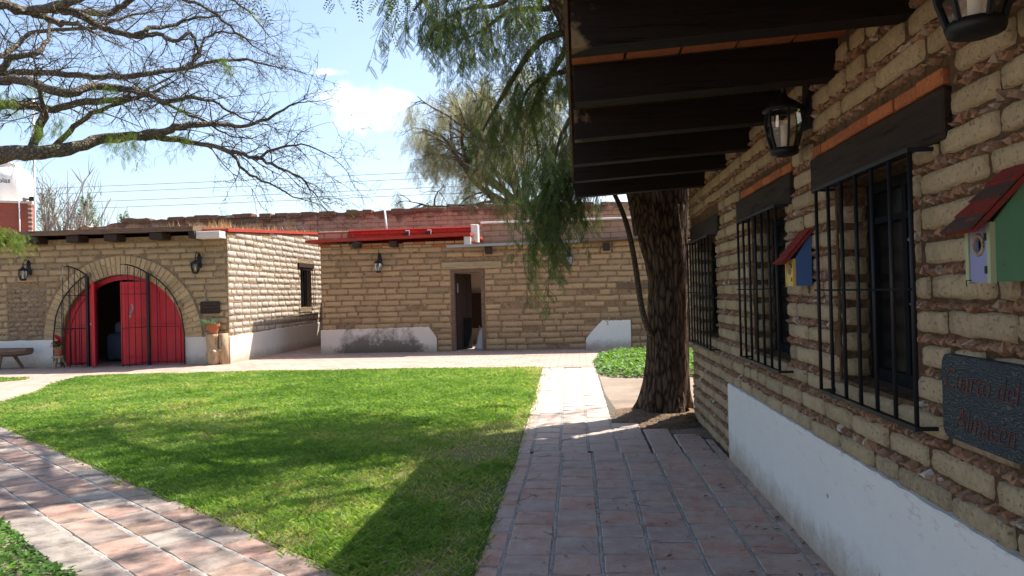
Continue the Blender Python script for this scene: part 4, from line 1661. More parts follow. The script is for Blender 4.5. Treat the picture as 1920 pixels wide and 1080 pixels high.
# bed seen through the door
bd = thing('bed', (-11.2, 19.3, .02), 'bed with a grey blue blanket inside the arched room', 'bed')
MB().bbox((-12.1, 18.15, .05), (-10.3, 20.7, .74), .08).build('blanket', 'blanket', bd, True)
MB().bbox((-12.0, 18.35, .70), (-11.25, 18.95, 1.02), .12).build('pillow', 'pillow', bd, True)
MB().bbox((-12.15, 20.72, .02), (-10.25, 20.80, 1.2), .02).build('headboard', 'wood_dark', bd)
for x in (-12.0, -10.4):
    for y in (18.25, 20.6):
        MB().box((x - .04, y - .04, .02), (x + .04, y + .04, .06)).build('leg', 'wood_dark', bd)

# bench, stool, pots, logs
bn = thing('bench', (-14.1, LY - .55, 0), 'rustic split log bench with splayed legs against the white plinth', 'bench')
m = MB()
pts = [(-15.3, LY - .50, .40), (-14.6, LY - .50, .405), (-13.9, LY - .50, .42), (-13.3, LY - .50, .435), (-13.02, LY - .50, .44)]
m.tube(pts, [.12, .13, .135, .13, .10], 10)
m.v = [(x, LY - .50 + (y - LY + .50) * 1.4, min(z, .50)) for x, y, z in m.v]
m.build('seat', 'wood_bench', bn)
for x, dx in ((-13.55, .22), (-13.66, -.02), (-15.0, -.2), (-14.9, .02)):
    yb = -.14 if abs(dx) < .1 else .14
    MB().tube([(x, LY - .50 + yb * .6, .42), (x + dx, LY - .50 + yb * 1.2, 0.0)], [.045, .035], 7).build('leg', 'wood_bench', bn)
st = thing('stool', (-12.3, LY - .38, 0), 'tiny three legged wooden stool beside the iron gate', 'stool')
sx, sy = -12.36, LY - .42
MB().lathe([(.13, 0), (.14, .02), (.13, .05)], (sx, sy, .24), 12).build('seat', 'wood_pale', st)
for k in range(3):
    a = 2 * math.pi * k / 3 + .5
    MB().tube([(sx + .08 * math.cos(a), sy + .08 * math.sin(a), .245), (sx + .17 * math.cos(a), sy + .17 * math.sin(a), 0.006)], [.026, .022], 6).build('leg', 'wood_pale', st)


def star_leaves(m, c, n, r, zr, rng, w=.03, droop=.3):
    for i in range(n):
        a = rng.uniform(0, 6.28)
        el = rng.uniform(-.2, 1.3)
        L = r * rng.uniform(.6, 1.1)
        d = Vector((math.cos(a) * math.cos(el), math.sin(a) * math.cos(el), math.sin(el)))
        s_ = Vector((-math.sin(a), math.cos(a), 0)) * w
        p0 = Vector(c) + Vector((rng.uniform(-.03, .03), rng.uniform(-.03, .03), rng.uniform(0, zr)))
        p1 = p0 + d * L * .55
        p2 = p0 + d * L - Vector((0, 0, droop * L * .5))
        m.add([p0, p1 - s_, p2, p1 + s_], [(0, 1, 2, 3)], rng.random())


po = thing('poinsettia_pot', (sx, sy, .29), 'clay pot of red poinsettia on the tiny stool', 'potted plant')
MB().lathe([(.06, 0), (.085, .14), (.095, .14), (.095, .18), (.075, .18)], (sx, sy, .292), 14).build('pot', 'terracotta', po)
m = MB()
star_leaves(m, (sx, sy, .50), 26, .20, .18, rng, .045)
m.build('bracts', 'poinsettia', po)
m = MB()
star_leaves(m, (sx, sy, .46), 16, .18, .1, rng, .04)
m.build('leaves', 'leaf_cover', po)
for k in range(4):
    MB().tube([(sx, sy, .46), (sx + rng.uniform(-.06, .06), sy + rng.uniform(-.06, .06), .66)], .006, 4).build('stem', 'leaf_cover' if 0 else 'wood_old', po)
lg = thing('log_stand', (-8.62, LY - .22, 0), 'knotty upright log carrying the clay pot', 'log')
m = MB()
pts, rs = [], []
for i in range(13):
    z = .735 * i / 12
    pts.append((-8.62 + .015 * math.sin(z * 8), LY - .24, z))
    rs.append(.132 + .012 * math.sin(z * 11) + (.035 * math.exp(-((z - .28) / .09) ** 2)))
m.tube(pts, rs, 14)
m.build('trunk', 'wood_log', lg, True)
MB().tube([(-8.56, LY - .33, .27), (-8.50, LY - .41, .33)], [.06, .045], 8).build('knot', 'wood_log', lg, True)
MB().tube([(-8.53, LY - .24, .30), (-8.40, LY - .27, .36)], [.05, .03], 8).build('branch_stub', 'wood_log', lg, True)
lg2 = MB().tube([(-8.40, LY - .14, 0), (-8.40, LY - .135, .35), (-8.405, LY - .14, .73)], [.125, .118, .115], 14).build('log_post', 'wood_log', None, True)
tag(lg2, 'smooth upright log at the sunlit corner behind the knotty log', 'log')
pp = thing('potted_succulent', (-8.62, LY - .24, .735), 'clay pot with a trailing grey green plant on the knotty log', 'potted plant')
MB().lathe([(.10, 0), (.135, .17), (.155, .17), (.16, .235), (.135, .235), (.13, .20)], (-8.60, LY - .24, .736), 16).build('pot', 'terracotta', pp)
m = MB()
for i in range(170):
    a = rng.uniform(1.8, 5.4)
    L = rng.uniform(.12, .34)
    p0 = Vector((-8.62, LY - .24, .955)) + Vector((rng.uniform(-.10, .10), rng.uniform(-.10, .10), 0))
    d = Vector((math.cos(a), math.sin(a) * .7, rng.uniform(.1, .8))).normalized()
    p1, p2 = p0 + d * L * .6, p0 + d * L + Vector((0, 0, -.06))
    s_ = Vector((0, 0, .009)) + Vector((-math.sin(a), math.cos(a), 0)) * .008
    m.add([p0, p1 - s_, p2, p1 + s_], [(0, 1, 2, 3)], rng.random())
m.build('leaves', 'leaf_succulent', pp)

# dry weeds along the roof edge
m = MB()
for i in range(520):
    x = LX - .1 - abs(rng.gauss(0, .9)) * rng.choice((1, 1, .3))
    if rng.random() < .5:
        y = LY + rng.uniform(.0, 6.8)
        x = LX - rng.uniform(0, .7)
    else:
        y = LY - rng.uniform(-.6, .1)
        if x > LX - .62 and y < LY + .05:
            y = LY + .1
    z = 3.28 + (y - LY + .42) * .059 - .03
    h = rng.uniform(.05, .30) * rng.random() ** .6
    a, le = rng.uniform(0, 6.28), rng.uniform(.1, .7) * h
    p0, p2 = Vector((x, y, z)), Vector((x + math.cos(a) * le, y + math.sin(a) * le, z + h))
    s_ = Vector((math.sin(a), -math.cos(a), 0)) * .006
    m.add([p0 - s_, p0 + s_, p2], [(0, 1, 2)], rng.random())
tag(m.build('dry_weeds', 'straw'), 'dry straw coloured weeds along the roof edge of the arched building', 'weeds', kind='stuff')

# ------------------------------------------------------------------ building with the open brown door
BY = 19.8
BF = Fr((-6.95, BY, 0), (1, 0, 0), (0, -1, 0))
BL = 13.5
U = lambda x: x + 6.95
bb = thing('doorway_building', (-1, BY + 2, 0), 'low ochre adobe building with an open brown door and red roof edge', 'building')
dop = Op(U(-3.38), U(-2.48), 0, 2.18)
niche = (U(1.07), U(1.98), 0, 1.58)
bw = slab(BF, BL, 2.98, 2.74, .45, [dop], 'wall', 'mortar_ochre', bb)
rng = random.Random(41)
ST_B = Style(.56, .128, .013, .158, 'adobe_ochre', 6, 4, 24)
holes = [(U(-3.62), U(-2.0), 2.2, 2.40), (U(-6.95), U(-3.8), -.1, .63), (U(1.03), U(2.1), 1.55, 1.72), (U(.55), U(1.36), -.1, .73), (0, U(-2.8), 2.82, 3.1)]
ob = course_bricks(BL, 2.98, 2.74, [dop], ST_B, rng, .02, 0, holes, .03, .011)
ob = [b_ for b_ in ob if rng.random() > (.10 if b_[0] > U(-2.4) and b_[1] < 1.9 else .02)]
lay(BF, ob, ST_B, bw, rng, 300)
chips(BF, ob, ST_B, bw, rng, .06, 1.15, 0)
# top course of thin fired bricks under the roof
x = -6.93
for row in range(2):
    x = -6.93
    while x < -2.85:
        ln = rng.uniform(.24, .34)
        if not any(abs(x + ln / 2 - q) < .19 for q in (-5.89, -4.87)):
            MB().bbox((x, BY - .030 + rng.uniform(-.004, .004), 2.825 + row * .075), (x + ln - .016, BY + .02, 2.888 + row * .075), .008).build(
                'fired_brick', 'fired_brick' if rng.random() < .4 else 'adobe_ochre', bb)
        x += ln
# plinth remains
f_left = lambda u: .645 + .012 * u if u < 3.05 else .68 - .25 * max(0, (u - 3.05)) / .12 * .6
ragged_panel(BF, -.03, U(-3.80), 0, .66, .04, 'plinth', 'plaster_mould', bb, rng, .008, lambda u: .645 + .010 * u if u < 2.95 else .67 - (u - 2.95) * 1.5)


def patch_out(u):
    a, b = U(.18), U(.62)
    return .74 if u > b else .22 + (.74 - .22) * max(0, (u - a) / (b - a)) ** .8


ragged_panel(BF, U(.18), U(1.36), 0, .73, .035, 'plaster_patch', 'plaster_white', bb, rng, .012, patch_out)
MB().bbox((-3.62, BY - .045, 2.20), (-2.0, BY + .3, 2.395), .018).build('lintel', 'wood_pale', bb)
MB().bbox((1.05, BY - .035, 1.56), (2.5, BY + .1, 1.70), .012).build('lintel', 'wood_old', bb)
m = MB().box((-3.375, BY - .01, 0), (-3.29, BY + .2, 2.175)).box((-2.57, BY - .01, 0), (-2.485, BY + .2, 2.175)).box((-3.29, BY - .01, 2.10), (-2.57, BY + .2, 2.175))
m.build('door_frame', 'wood_old', bb)
M_ = Matrix.Translation((-3.28, BY + .19, .02)) @ Matrix.Rotation(rad(63), 4, 'Z')


def bx3(a, b, name, par, mat):
    mb = MB().bbox(a, b, .005)
    mb.v = [tuple(M_ @ Vector(p)) for p in mb.v]
    return mb.build(name, mat, par)


dd = bx3((0, 0, 0), (.72, .04, 2.06), 'door', bb, 'wood_dark')
for x0 in (.0, .24, .48):
    bx3((x0 + .008, -.012, .02), (x0 + .232, -.0005, 2.04), 'plank', dd, 'wood_dark')
bx3((.03, -.03, 1.55), (.075, -.013, 1.80), 'lock_plate', dd, 'metal_grey')
bx3((.30, -.025, .05), (.68, -.013, .85), 'kick_plate', dd, 'iron_grey')
# roofs
m = MB()
P = []
for x, z in ((-7.26, 3.0), (-2.78, 3.07)):
    P += [(x, BY - .32, z), (x, BY + 4.5, z + .12), (x, BY + 4.5, z + .20), (x, BY - .32, z + .075)]
m.add(P, [(0, 1, 2, 3), (4, 7, 6, 5), (0, 3, 7, 4), (1, 5, 6, 2), (0, 4, 5, 1), (3, 2, 6, 7)])
m.build('roof', 'paint_roofred', bb)
for x in (-5.89, -4.87):
    MB().bbox((x - .11, BY - .26, 2.84), (x + .09, BY + .02, 2.995), .012).build('beam', 'wood_dark', bb)
m = MB()
P = []
for x, z in ((-2.775, 2.78), (8.4, 2.92)):
    P += [(x, BY - .22, z), (x, BY + 1.3, z + .05), (x, BY + 1.3, z + .11), (x, BY - .22, z + .05)]
m.add(P, [(0, 1, 2, 3), (4, 7, 6, 5), (0, 3, 7, 4), (1, 5, 6, 2), (0, 4, 5, 1), (3, 2, 6, 7)])
m.build('roof', 'wood_old', bb)
MB().add([(-3.43, BY - .26, 2.765), (.1, BY - .26, 2.80), (.1, BY - .2205, 2.80), (-3.43, BY - .2205, 2.765), (-3.43, BY - .26, 2.83), (.1, BY - .26, 2.865), (.1, BY - .2205, 2.865), (-3.43, BY - .2205, 2.83)],
         [(0, 3, 2, 1), (4, 5, 6, 7), (0, 1, 5, 4), (1, 2, 6, 5), (2, 3, 7, 6), (3, 0, 4, 7)]).build('gutter', 'metal_grey', bb)
for x in (-2.33, .78):
    MB().bbox((x - .09, BY - .16, 2.57), (x + .09, BY + .02, 2.765), .012).build('beam', 'wood_dark', bb)
# parapets and stepped walls behind the roof edge
MB().bbox((-6.28, BY + .35, 2.95), (-2.86, BY + .60, 3.365), .02).build('red_parapet', 'parapet_red', bb)
MB().bbox((-7.15, BY + .37, 2.95), (-6.285, BY + .60, 3.36), .02).build('bare_parapet', 'old_wall', bb)
MB().bbox((-2.855, BY + .33, 2.80), (-2.66, BY + .62, 3.42), .012).build('white_pier', 'plaster_white', bb)
MB().bbox((-2.98, BY - .15, 2.84), (-2.80, BY + .0, 3.06), .008).build('meter_box', 'pipe_white', bb)
MB().bbox((-2.655, BY + 1.25, 2.6), (8.4, BY + 1.7, 3.50), .02).build('upper_wall', 'old_wall', bb)
MB().bbox((-2.70, BY + 1.2, 3.505), (8.4, BY + 1.75, 3.565), .01).build('coping', 'plaster_white', bb)
for x in (-4.55, -3.95):
    MB().tube([(x, BY + .30, 3.10), (x, BY + .30, 3.30), (x - .10, BY + .30, 3.30)], .014, 6).build('vent_hook', 'pipe_white', bb)
    MB().bbox((x - .16, BY + .30, 3.10), (x - .02, BY + .349, 3.26), .005).build('vent', 'wood_dark', bb)
MB().tube([(-5.25, BY + .62, 3.30), (-5.28, BY + .66, 3.55), (-5.38, BY + .9, 4.0), (-5.45, BY + 1.2, 4.1)], .028, 8).build('conduit', 'pipe_white', bb, True)
m = MB()
m.box((-6.95, BY + .45, 0), (-6.5, BY + 4.6, 3.02)).box((-6.5, BY + 4.2, 0), (6.55, BY + 4.6, 3.1)).box((6.1, BY + .45, 0), (6.55, BY + 4.2, 2.8))
m.box((-6.5, BY + 2.6, 0), (6.1, BY + 2.8, 2.7))
m.build('inner_wall', 'plaster_room', bb)
MB().box((-6.5, BY + .1, .006), (6.1, BY + 2.6, .014)).build('floor', 'cross_paving', bb)
m = MB()
m.box((-3.4, BY + 2.45, .5), (-1.4, BY + 2.6, 1.55))  # dark box across the middle of the inner back wall
m.build('dark_band', 'wood_dark', bb)
cl = thing('white_bag', (-2.62, BY + .55, .014), 'crumpled white sack just inside the brown door', 'bag')
m = MB()
vs, fs = [], []
for j in range(6):
    for i in range(9):
        a = 2 * math.pi * i / 9
        r = (.20 - .032 * j) * (1 + .25 * math.sin(3 * a + j) + rng.uniform(-.1, .1))
        vs.append((-2.66 + r * math.cos(a), BY + .62 + r * math.sin(a), .02 + .105 * j))
for j in range(5):
    for i in range(9):
        fs.append((j * 9 + i, j * 9 + (i + 1) % 9, (j + 1) * 9 + (i + 1) % 9, (j + 1) * 9 + i))
fs.append(tuple(range(45, 54)))
m.add(vs, fs)
m.build('sack', 'cloth_white', cl, True)
MB().add([(-2.66, BY + .62, .5), (-2.75, BY + .6, .66), (-2.62, BY + .55, .54)], [(0, 1, 2)]).build('corner', 'cloth_white', cl)
lantern(BF, U(-5.30), 2.17, 'black lantern on the ochre wall under the red roof edge', 1.3, .16)
lantern(BF, U(-.20), 2.20, 'black lantern behind the hanging pepper tree foliage on the ochre wall', 1.3, .16)

# ------------------------------------------------------------------ rear wall and things behind
m = MB()
n = 160
rr = random.Random(8)
vs, fs = [], []
h = 4.3
for i in range(n + 1):
    x = -18.6 + 30 * i / n
    h += (4.44 - h) * .4 + rr.uniform(-.03, .03) + (rr.choice((-.06, .06)) if rr.random() < .12 else 0)
    if x < -16.5:
        h = 4.15 + rr.uniform(-.05, .05) + .12 * (x > -17.6)
    vs += [(x, 25 + rr.uniform(-.02, .02), 0), (x, 25 + rr.uniform(-.03, .03), 2.8), (x, 25 + rr.uniform(-.05, .05), h - .15), (x, 24.98, h), (x, 25.5, h + rr.uniform(-.04, .04)), (x, 25.5, 0)]
for i in range(n):
    for k in range(5):
        a = i * 6 + k
        fs.append((a, a + 6, a + 7, a + 1))
m.add(vs, fs)
rw = thing('old_wall', (-4, 25.2, 0), 'long weathered wall with a dark crumbling top behind the low roofs', 'wall')
m.build('masonry', 'old_wall', rw)
for i in range(60):
    x = rr.uniform(-16.2, 4)
    w_ = rr.uniform(.25, .6)
    MB().bbox((x, 24.96 - .05 * rr.random(), 4.33 + rr.uniform(-.05, .06)), (x + w_, 25.4, 4.47 + rr.uniform(0, .05)), .015).build('cap_stone', 'old_wall', rw)

tw = thing('brick_tower', (-19.6, 24.9, 0), 'red brick tower carrying the white water tank', 'tower')
TM = Matrix.Translation((-18.47, 23.9, 0)) @ Matrix.Rotation(rad(34), 4, 'Z')


def turned(mb, name, mat, par, smooth=False):
    mb.v = [tuple(TM @ Vector(p)) for p in mb.v]
    return mb.build(name, mat, par, smooth)


turned(MB().box((-2.4, 0, 0), (0, 2.0, 4.98)), 'walls', 'red_brickwork', tw)
turned(MB().bbox((-2.45, -.05, 4.98), (.03, 2.05, 5.07), .01), 'top_slab', 'plaster_cream', tw)
for k in range(28):
    turned(MB().bbox((-.10, -.012, 2.9 + k * .075), (.012, .12, 2.965 + k * .075), .006), 'corner_brick', 'plaster_cream' if k % 2 else 'terracotta', tw)
tcx, tcy = -20.07, 25.0
wt = thing('water_tank', (tcx, tcy, 5.07), 'white plastic water tank with black lettering on the brick tower', 'water tank')
MB().lathe([(.66, 0), (.68, .03), (.68, .98), (.665, 1.04), (.56, 1.22), (.40, 1.34), (.35, 1.36)], (tcx, tcy, 5.075), 40).build('body', 'tank_white', wt, True)
MB().lathe([(.32, 0), (.35, .01), (.35, .14), (.32, .18), (.10, .20)], (tcx, tcy, 6.436), 32).build('lid', 'tank_white', wt, True)
tm = text_part('Rotoplas', 'lettering', 'letter_black', wt, Matrix.Identity(4), .24, .004)
for v in tm.data.vertices:     # bend the word round the tank
    x, y, z = v.co
    a = rad(-66) + (x - .70) / .69
    v.co = (tcx + (.686 + z) * math.cos(a), tcy + (.686 + z) * math.sin(a), 5.82 + y)
MB().tube([(tcx + .62, tcy - .55, 5.08), (tcx + .63, tcy - .55, 5.9), (tcx + .55, tcy - .4, 6.35), (tcx + .3, tcy - .2, 6.5)], .014, 6).build('pipe', 'pipe_white', wt, True)
fp = thing('flag_pole', (-18.30, 23.95, 0), 'tall thin white pole beside the brick tower', 'pole')
MB().tube([(-18.30, 23.80, 0), (-18.28, 23.80, 4), (-18.24, 23.80, 8.6)], [.036, .034, .03], 10).build('shaft', 'pipe_white', fp, True)
MB().bbox((-18.42, 23.72, 5.05), (-18.30, 23.80, 5.20), .01).build('bracket', 'iron', fp)
MB().tube([(-18.42, 23.76, 5.12), (-18.62, 23.74, 5.12)], [.03, .07], 8).build('floodlight', 'metal_grey', fp, True)
fp2 = MB().tube([(-18.72, 23.66, 3.0), (-18.72, 23.66, 5.12)], .022, 8).build('drain_pipe', 'pipe_white', None, True)
tag(fp2, 'thin pale pipe standing up the front of the brick tower', 'pipe')

for k in range(4):
    za = (13.05, 12.45, 11.70, 11.05)[k]
    pts = []
    for i in range(25):
        f = i / 24
        pts.append((-75 + 130 * f, 70, za - .35 - 1.4 * (1 - (2 * f - 1) ** 2) * .35 + 1.15 * f + (.4 if k > 1 else .55)))
    o = MB().tube(pts, .022, 5).build('power_line', 'wire')
    tag(o, ('topmost', 'second', 'third', 'lowest')[k] + ' of the power lines crossing the sky above the rear wall', 'power line', 'power lines')


# ------------------------------------------------------------------ trees
def wander(p, d, L, n, rng, wob, droop=0.0):
    pts = [Vector(p)]
    d = Vector(d).normalized()
    for i in range(n):
        d = (d + Vector((rng.uniform(-1, 1), rng.uniform(-1, 1), rng.uniform(-1, 1))) * wob + Vector((0, 0, -droop))).normalized()
        pts.append(pts[-1] + d * L / n)
    return pts


def smooth_path(P, R, k=4):
    """Catmull-Rom through the control points"""
    out, rs = [], []
    P = [Vector(p) for p in P]
    for i in range(len(P) - 1):
        p0, p1, p2, p3 = P[max(i - 1, 0)], P[i], P[i + 1], P[min(i + 2, len(P) - 1)]
        for j in range(k):
            t_ = j / k
            out.append(.5 * ((2 * p1) + (p2 - p0) * t_ + (2 * p0 - 5 * p1 + 4 * p2 - p3) * t_ ** 2 + (3 * p1 - p0 - 3 * p2 + p3) * t_ ** 3))
            rs.append(R[i] + (R[i + 1] - R[i]) * t_)
    out.append(P[-1])
    rs.append(R[-1])
    return out, rs


CAMM = camo.matrix_world.copy()


def at(x, y, dep):
    """a world point at distance dep ahead along the view; used to lay out limbs of the real 3D trees"""
    q = Vector(((x - 960) / 1400 * dep, -(y - 540) / 1400 * dep, -dep))
    return CAMM @ q


# mesquite on the left: trunk stands outside the picture, limbs reach over the lawn
rng = random.Random(52)
mq = thing('mesquite_tree', (-11.2, 10.2, 0), 'nearly bare mesquite tree reaching crooked dark limbs over the lawn from the side', 'tree')
tr_pts, tr_rs = smooth_path([(-11.3, 10.3, -.1), (-11.2, 10.2, .5), (-11.0, 10.1, 1.6), (-10.7, 10.0, 2.6)], [.48, .36, .31, .30], 4)
MB().tube(tr_pts, tr_rs, 16).build('trunk', 'bark_mesquite', mq, True)
LIMBS = [
    (10.0, [(-200, 400, 36), (-110, 335, 24), (0, 290, 17), (60, 286, 15), (130, 278, 13), (185, 262, 11), (250, 256, 10), (300, 247, 8), (340, 237, 7), (400, 231, 5), (450, 238, 4), (500, 222, 3), (555, 190, 1.5)]),
    (9.9, [(262, 256, 8), (320, 260, 6), (380, 270, 5), (430, 283, 4.4), (480, 297, 3.6), (520, 312, 2.8), (565, 335, 2), (590, 368, 1.2)]),
    (10.1, [(430, 283, 3.4), (460, 320, 2.8), (505, 345, 2), (560, 372, 1.2)]),
    (9.8, [(480, 297, 3), (530, 275, 2.4), (565, 272, 1.8), (622, 292, 1)]),
    (10.3, [(-140, 300, 20), (-60, 205, 12), (0, 196, 10), (55, 198, 9), (100, 204, 8), (148, 191, 7), (215, 189, 6), (260, 180, 4), (300, 168, 2.5)]),
    (9.7, [(-130, 290, 20), (-60, 165, 12), (0, 152, 10), (44, 150, 9.5), (81, 163, 9), (130, 174, 8.5), (178, 161, 8), (237, 168, 7), (281, 178, 6), (315, 193, 5), (350, 182, 4), (400, 190, 3), (440, 215, 2), (490, 232, 1.2)]),
    (10.5, [(-130, 270, 16), (-50, 150, 9), (0, 141, 7), (48, 135, 6.5), (148, 142, 6), (230, 144, 5.5), (296, 135, 5), (352, 128, 4), (393, 115, 3.5), (444, 111, 2.6), (511, 122, 1.3)]),
    (10.8, [(-120, 260, 16), (-40, 150, 8), (0, 133, 7), (22, 107, 6.5), (67, 100, 5.5), (89, 74, 4), (93, 40, 2.5), (110, 5, 1.5)]),
    (11.2, [(-110, 250, 14), (-40, 130, 7), (0, 107, 6), (33, 85, 5), (55, 63, 4.5), (100, 57, 4), (174, 52, 3.5), (222, 37, 2.6), (280, 22, 1.6)]),
    (9.3, [(-160, 180, 20), (-60, 20, 12), (0, 8, 10), (37, 18, 9), (74, 26, 8), (111, 44, 6), (144, 43, 4), (175, 60, 2)]),
    (9.2, [(30, 20, 9), (74, 18, 9), (122, 7, 8), (150, -3, 7), (190, -40, 5), (260, -90, 3)]),
    (9.4, [(90, 16, 8), (122, 20, 8), (159, 33, 7.5), (200, 55, 6.5), (255, 68, 5.5), (296, 63, 4.5), (326, 78, 4), (355, 63, 3.2), (370, 89, 2.6), (363, 111, 2), (345, 125, 1.2)]),
    (9.6, [(110, 18, 7), (144, 22, 6.5), (200, 24, 6.5), (240, 4, 6), (275, -30, 5), (340, -70, 3)]),
    (9.6, [(255, 66, 5), (278, 54, 4.5), (326, 48, 3.6), (363, 33, 2.6), (410, 30, 1.5)]),
    (9.9, [(275, -30, 4), (340, -2, 3.6), (389, 15, 3), (418, 37, 2.5), (452, 67, 1.8), (490, 95, 1)]),
    (10.0, [(60, 282, 9), (74, 240, 9), (85, 205, 7)]),
    (10.1, [(104, 276, 6), (140, 237, 5), (185, 207, 4.4), (230, 192, 3.6), (290, 160, 2)]),
    (9.7, [(352, 128, 3), (372, 105, 2.6), (385, 70, 2.2), (430, 62, 1.8), (480, 75, 1)]),
    (10.2, [(281, 178, 4), (330, 205, 3), (380, 225, 2.4), (420, 250, 1.6), (470, 262, 1)]),
    (10.6, [(340, -2, 3), (400, -10, 2.4), (450, 10, 2), (500, 60, 1)]),
]
br = MB()
tw_ = MB()
lf = MB()
limb_objs = []
leaves_at = []


def pinna(m, p, d, L, rng, n, w, tint):
    """feathery compound leaf: pairs of slim leaflets along a rachis"""
    d = Vector(d).normalized()
    side = d.cross(Vector((rng.uniform(-.6, .6), rng.uniform(-.6, .6), 1)))
    side = side.normalized() if side.length > 1e-4 else Vector((1, 0, 0))
    V, F = [], []
    for i in range(n):
        f = (i + .8) / n
        q = p + d * L * f + Vector((0, 0, -.15 * L * f * f))
        ll = L * .27 * (1 - .75 * abs(f - .42))
        for s_ in (-1, 1):
            t_ = (side * s_ + d * .75).normalized()
            mid = q + t_ * ll * .5
            k = len(V)
            V += [q, mid - d * w * .5, q + t_ * ll, mid + d * w * .5]
            F.append((k, k + 1, k + 2, k + 3))
    m.add(V, F, tint)


def twig(p, d, L, r, lvl):
    pts = wander(p, d, L, 5 if lvl == 0 else (4 if lvl == 1 else 3), rng, .33 if lvl < 2 else .4, .01 if lvl < 2 else .05)
    n = len(pts)
    tw_.tube(pts, [r * (1 - .75 * i / (n - 1)) for i in range(n)], 4 if lvl == 0 else 3, 0, False)
    if lvl < 3:
        cnt = {0: rng.randint(3, 5), 1: rng.randint(2, 4), 2: rng.randint(1, 2)}[lvl]
        for _ in range(cnt):
            i = rng.randint(1, n - 1)
            dd_ = (pts[i] - pts[i - 1]).normalized()
            off = Vector((rng.uniform(-1, 1), rng.uniform(-1, 1), rng.uniform(-1, .8)))
            twig(pts[i], dd_ * 1.0 + off * .95, L * rng.uniform(.38, .62), max(r * .58, .0026), lvl + 1)
    if rng.random() < .006 and lvl >= 1:
        leaves_at.append(pts[-1])


for dep, P in LIMBS:
    pts, rs = smooth_path([at(x, y, dep + .25 * math.sin(i * 1.3 + dep * 7)) for i, (x, y, r) in enumerate(P)], [r * dep / 1400 for _, _, r in P], 4)
    pts = [p + Vector((rng.uniform(-1, 1), rng.uniform(-1, 1), rng.uniform(-1, 1))) * .018 for p in pts]
    if P[0][0] < -90:
        pts = [Vector((-10.75, 10.0, 2.35))] + pts
        rs = [min(.2, rs[0] * 1.2)] + rs
    rs = [r * .92 * (1 + rng.uniform(-.08, .08)) for r in rs]
    MB().tube(pts, rs, 9).build('limb', 'bark_mesquite', mq, True)
    for i in range(2, len(pts)):
        if pts[i].x < -8.6:
            continue
        k = 1 if rs[i] < .05 else (.5 if rs[i] < .075 else .22)
        dd_ = (pts[i] - pts[i - 1]).normalized()
        for _ in range(2):
            if rng.random() < k * .36:
                off = Vector((rng.uniform(-1, 1), rng.uniform(-1, 1), rng.uniform(-.9, 1)))
                twig(pts[i], dd_ * .8 + off * .9, rng.uniform(.35, .85), min(.010, rs[i] * .4), 0)
        if rng.random() < .10:
            leaves_at.append(pts[i] + Vector((0, 0, .03)))
    twig(pts[-1], pts[-1] - pts[-2], .7, rs[-1] * .8, 0)
    twig(pts[-1], pts[-1] - pts[-3], .5, rs[-1] * .8, 0)
tag(tw_.build('twigs', 'bark_mesquite', mq), None, kind='stuff')
for p in leaves_at:
    for k in range(rng.randint(3, 8)):
        d = Vector((rng.uniform(-1, 1), rng.uniform(-1, 1), rng.uniform(-1.4, .3)))
        pinna(lf, p + d * .05, d, rng.uniform(.05, .12), rng, 8, .006, rng.random())
# drooping sprays of fresh leaves under the big limb
for (x, y) in ((235, 245), (215, 252), (255, 262), (330, 240), (120, 215), (75, 230), (20, 170), (10, 185), (60, 150), (200, 160), (330, 190), (420, 105), (15, 430), (45, 440), (0, 425)):
    p = at(x, y, 9.8 + rng.uniform(-.3, .3))
    for k in range(11):
        q = wander(p + Vector((rng.uniform(-.12, .12), rng.uniform(-.1, .1), rng.uniform(-.05, .05))), (rng.uniform(-.5, .5), rng.uniform(-.5, .5), -.6), rng.uniform(.15, .45), 4, rng, .3, .1)
        tw_2 = MB()
        for a, b in zip(q, q[1:]):
            for _ in range(2):
                pinna(lf, a.lerp(b, rng.random()), (rng.uniform(-1, 1), rng.uniform(-1, 1), -.7), rng.uniform(.07, .13), rng, 9, .006, rng.random())
tag(lf.build('leaves', 'leaf_mesquite', mq), None, kind='stuff')

# pepper tree beside the end of the house
rng = random.Random(63)
pt = thing('pepper_tree', (.98, 9.1, 0), 'pepper tree with thick furrowed trunk and drooping feathery foliage at the house corner', 'tree')
TP = [(.98, 9.15, -.05), (1.0, 9.12, .12), (1.03, 9.1, .45), (1.06, 9.08, 1.0), (1.08, 9.07, 1.6), (1.03, 9.07, 2.15), (.98, 9.06, 2.5)]
pts, rs = smooth_path(TP, [.36, .30, .262, .236, .232, .285, .325], 8)
m = MB()
n = 72
vs, fs = [], []
ridge = [rng.uniform(-1, 1) for _ in range(n)]
for i, (p, r) in enumerate(zip(pts, rs)):
    for k in range(n):
        a = 2 * math.pi * k / n
        tw2 = a + p.z * .18
        rr_ = r * (1 + .035 * math.sin(9 * tw2 + 1.2 * math.sin(p.z * 3)) + .028 * math.sin(21 * tw2 + 1.5 * math.sin(p.z * 4.3)) + .018 * math.sin(34 * tw2 + 2 * math.sin(p.z * 6)) + .012 * ridge[k])
        if p.z < .4:
            rr_ *= 1 + .24 * (1 - p.z / .4) * math.sin(5 * a + .6)
        vs.append((p.x + rr_ * math.cos(a), p.y + rr_ * math.sin(a), p.z))
for i in range(len(pts) - 1):
    for k in range(n):
        k2 = (k + 1) % n
        fs.append((i * n + k, i * n + k2, (i + 1) * n + k2, (i + 1) * n + k))
m.add(vs, fs)
m.build('trunk', 'bark_pepper', pt, True)


def limb(P, R, name='limb', par=pt, mat='bark_pepper', n=14, k=5):
    a, b = smooth_path(P, R, k)
    MB().tube(a, b, n).build(name, mat, par, True)
    return a


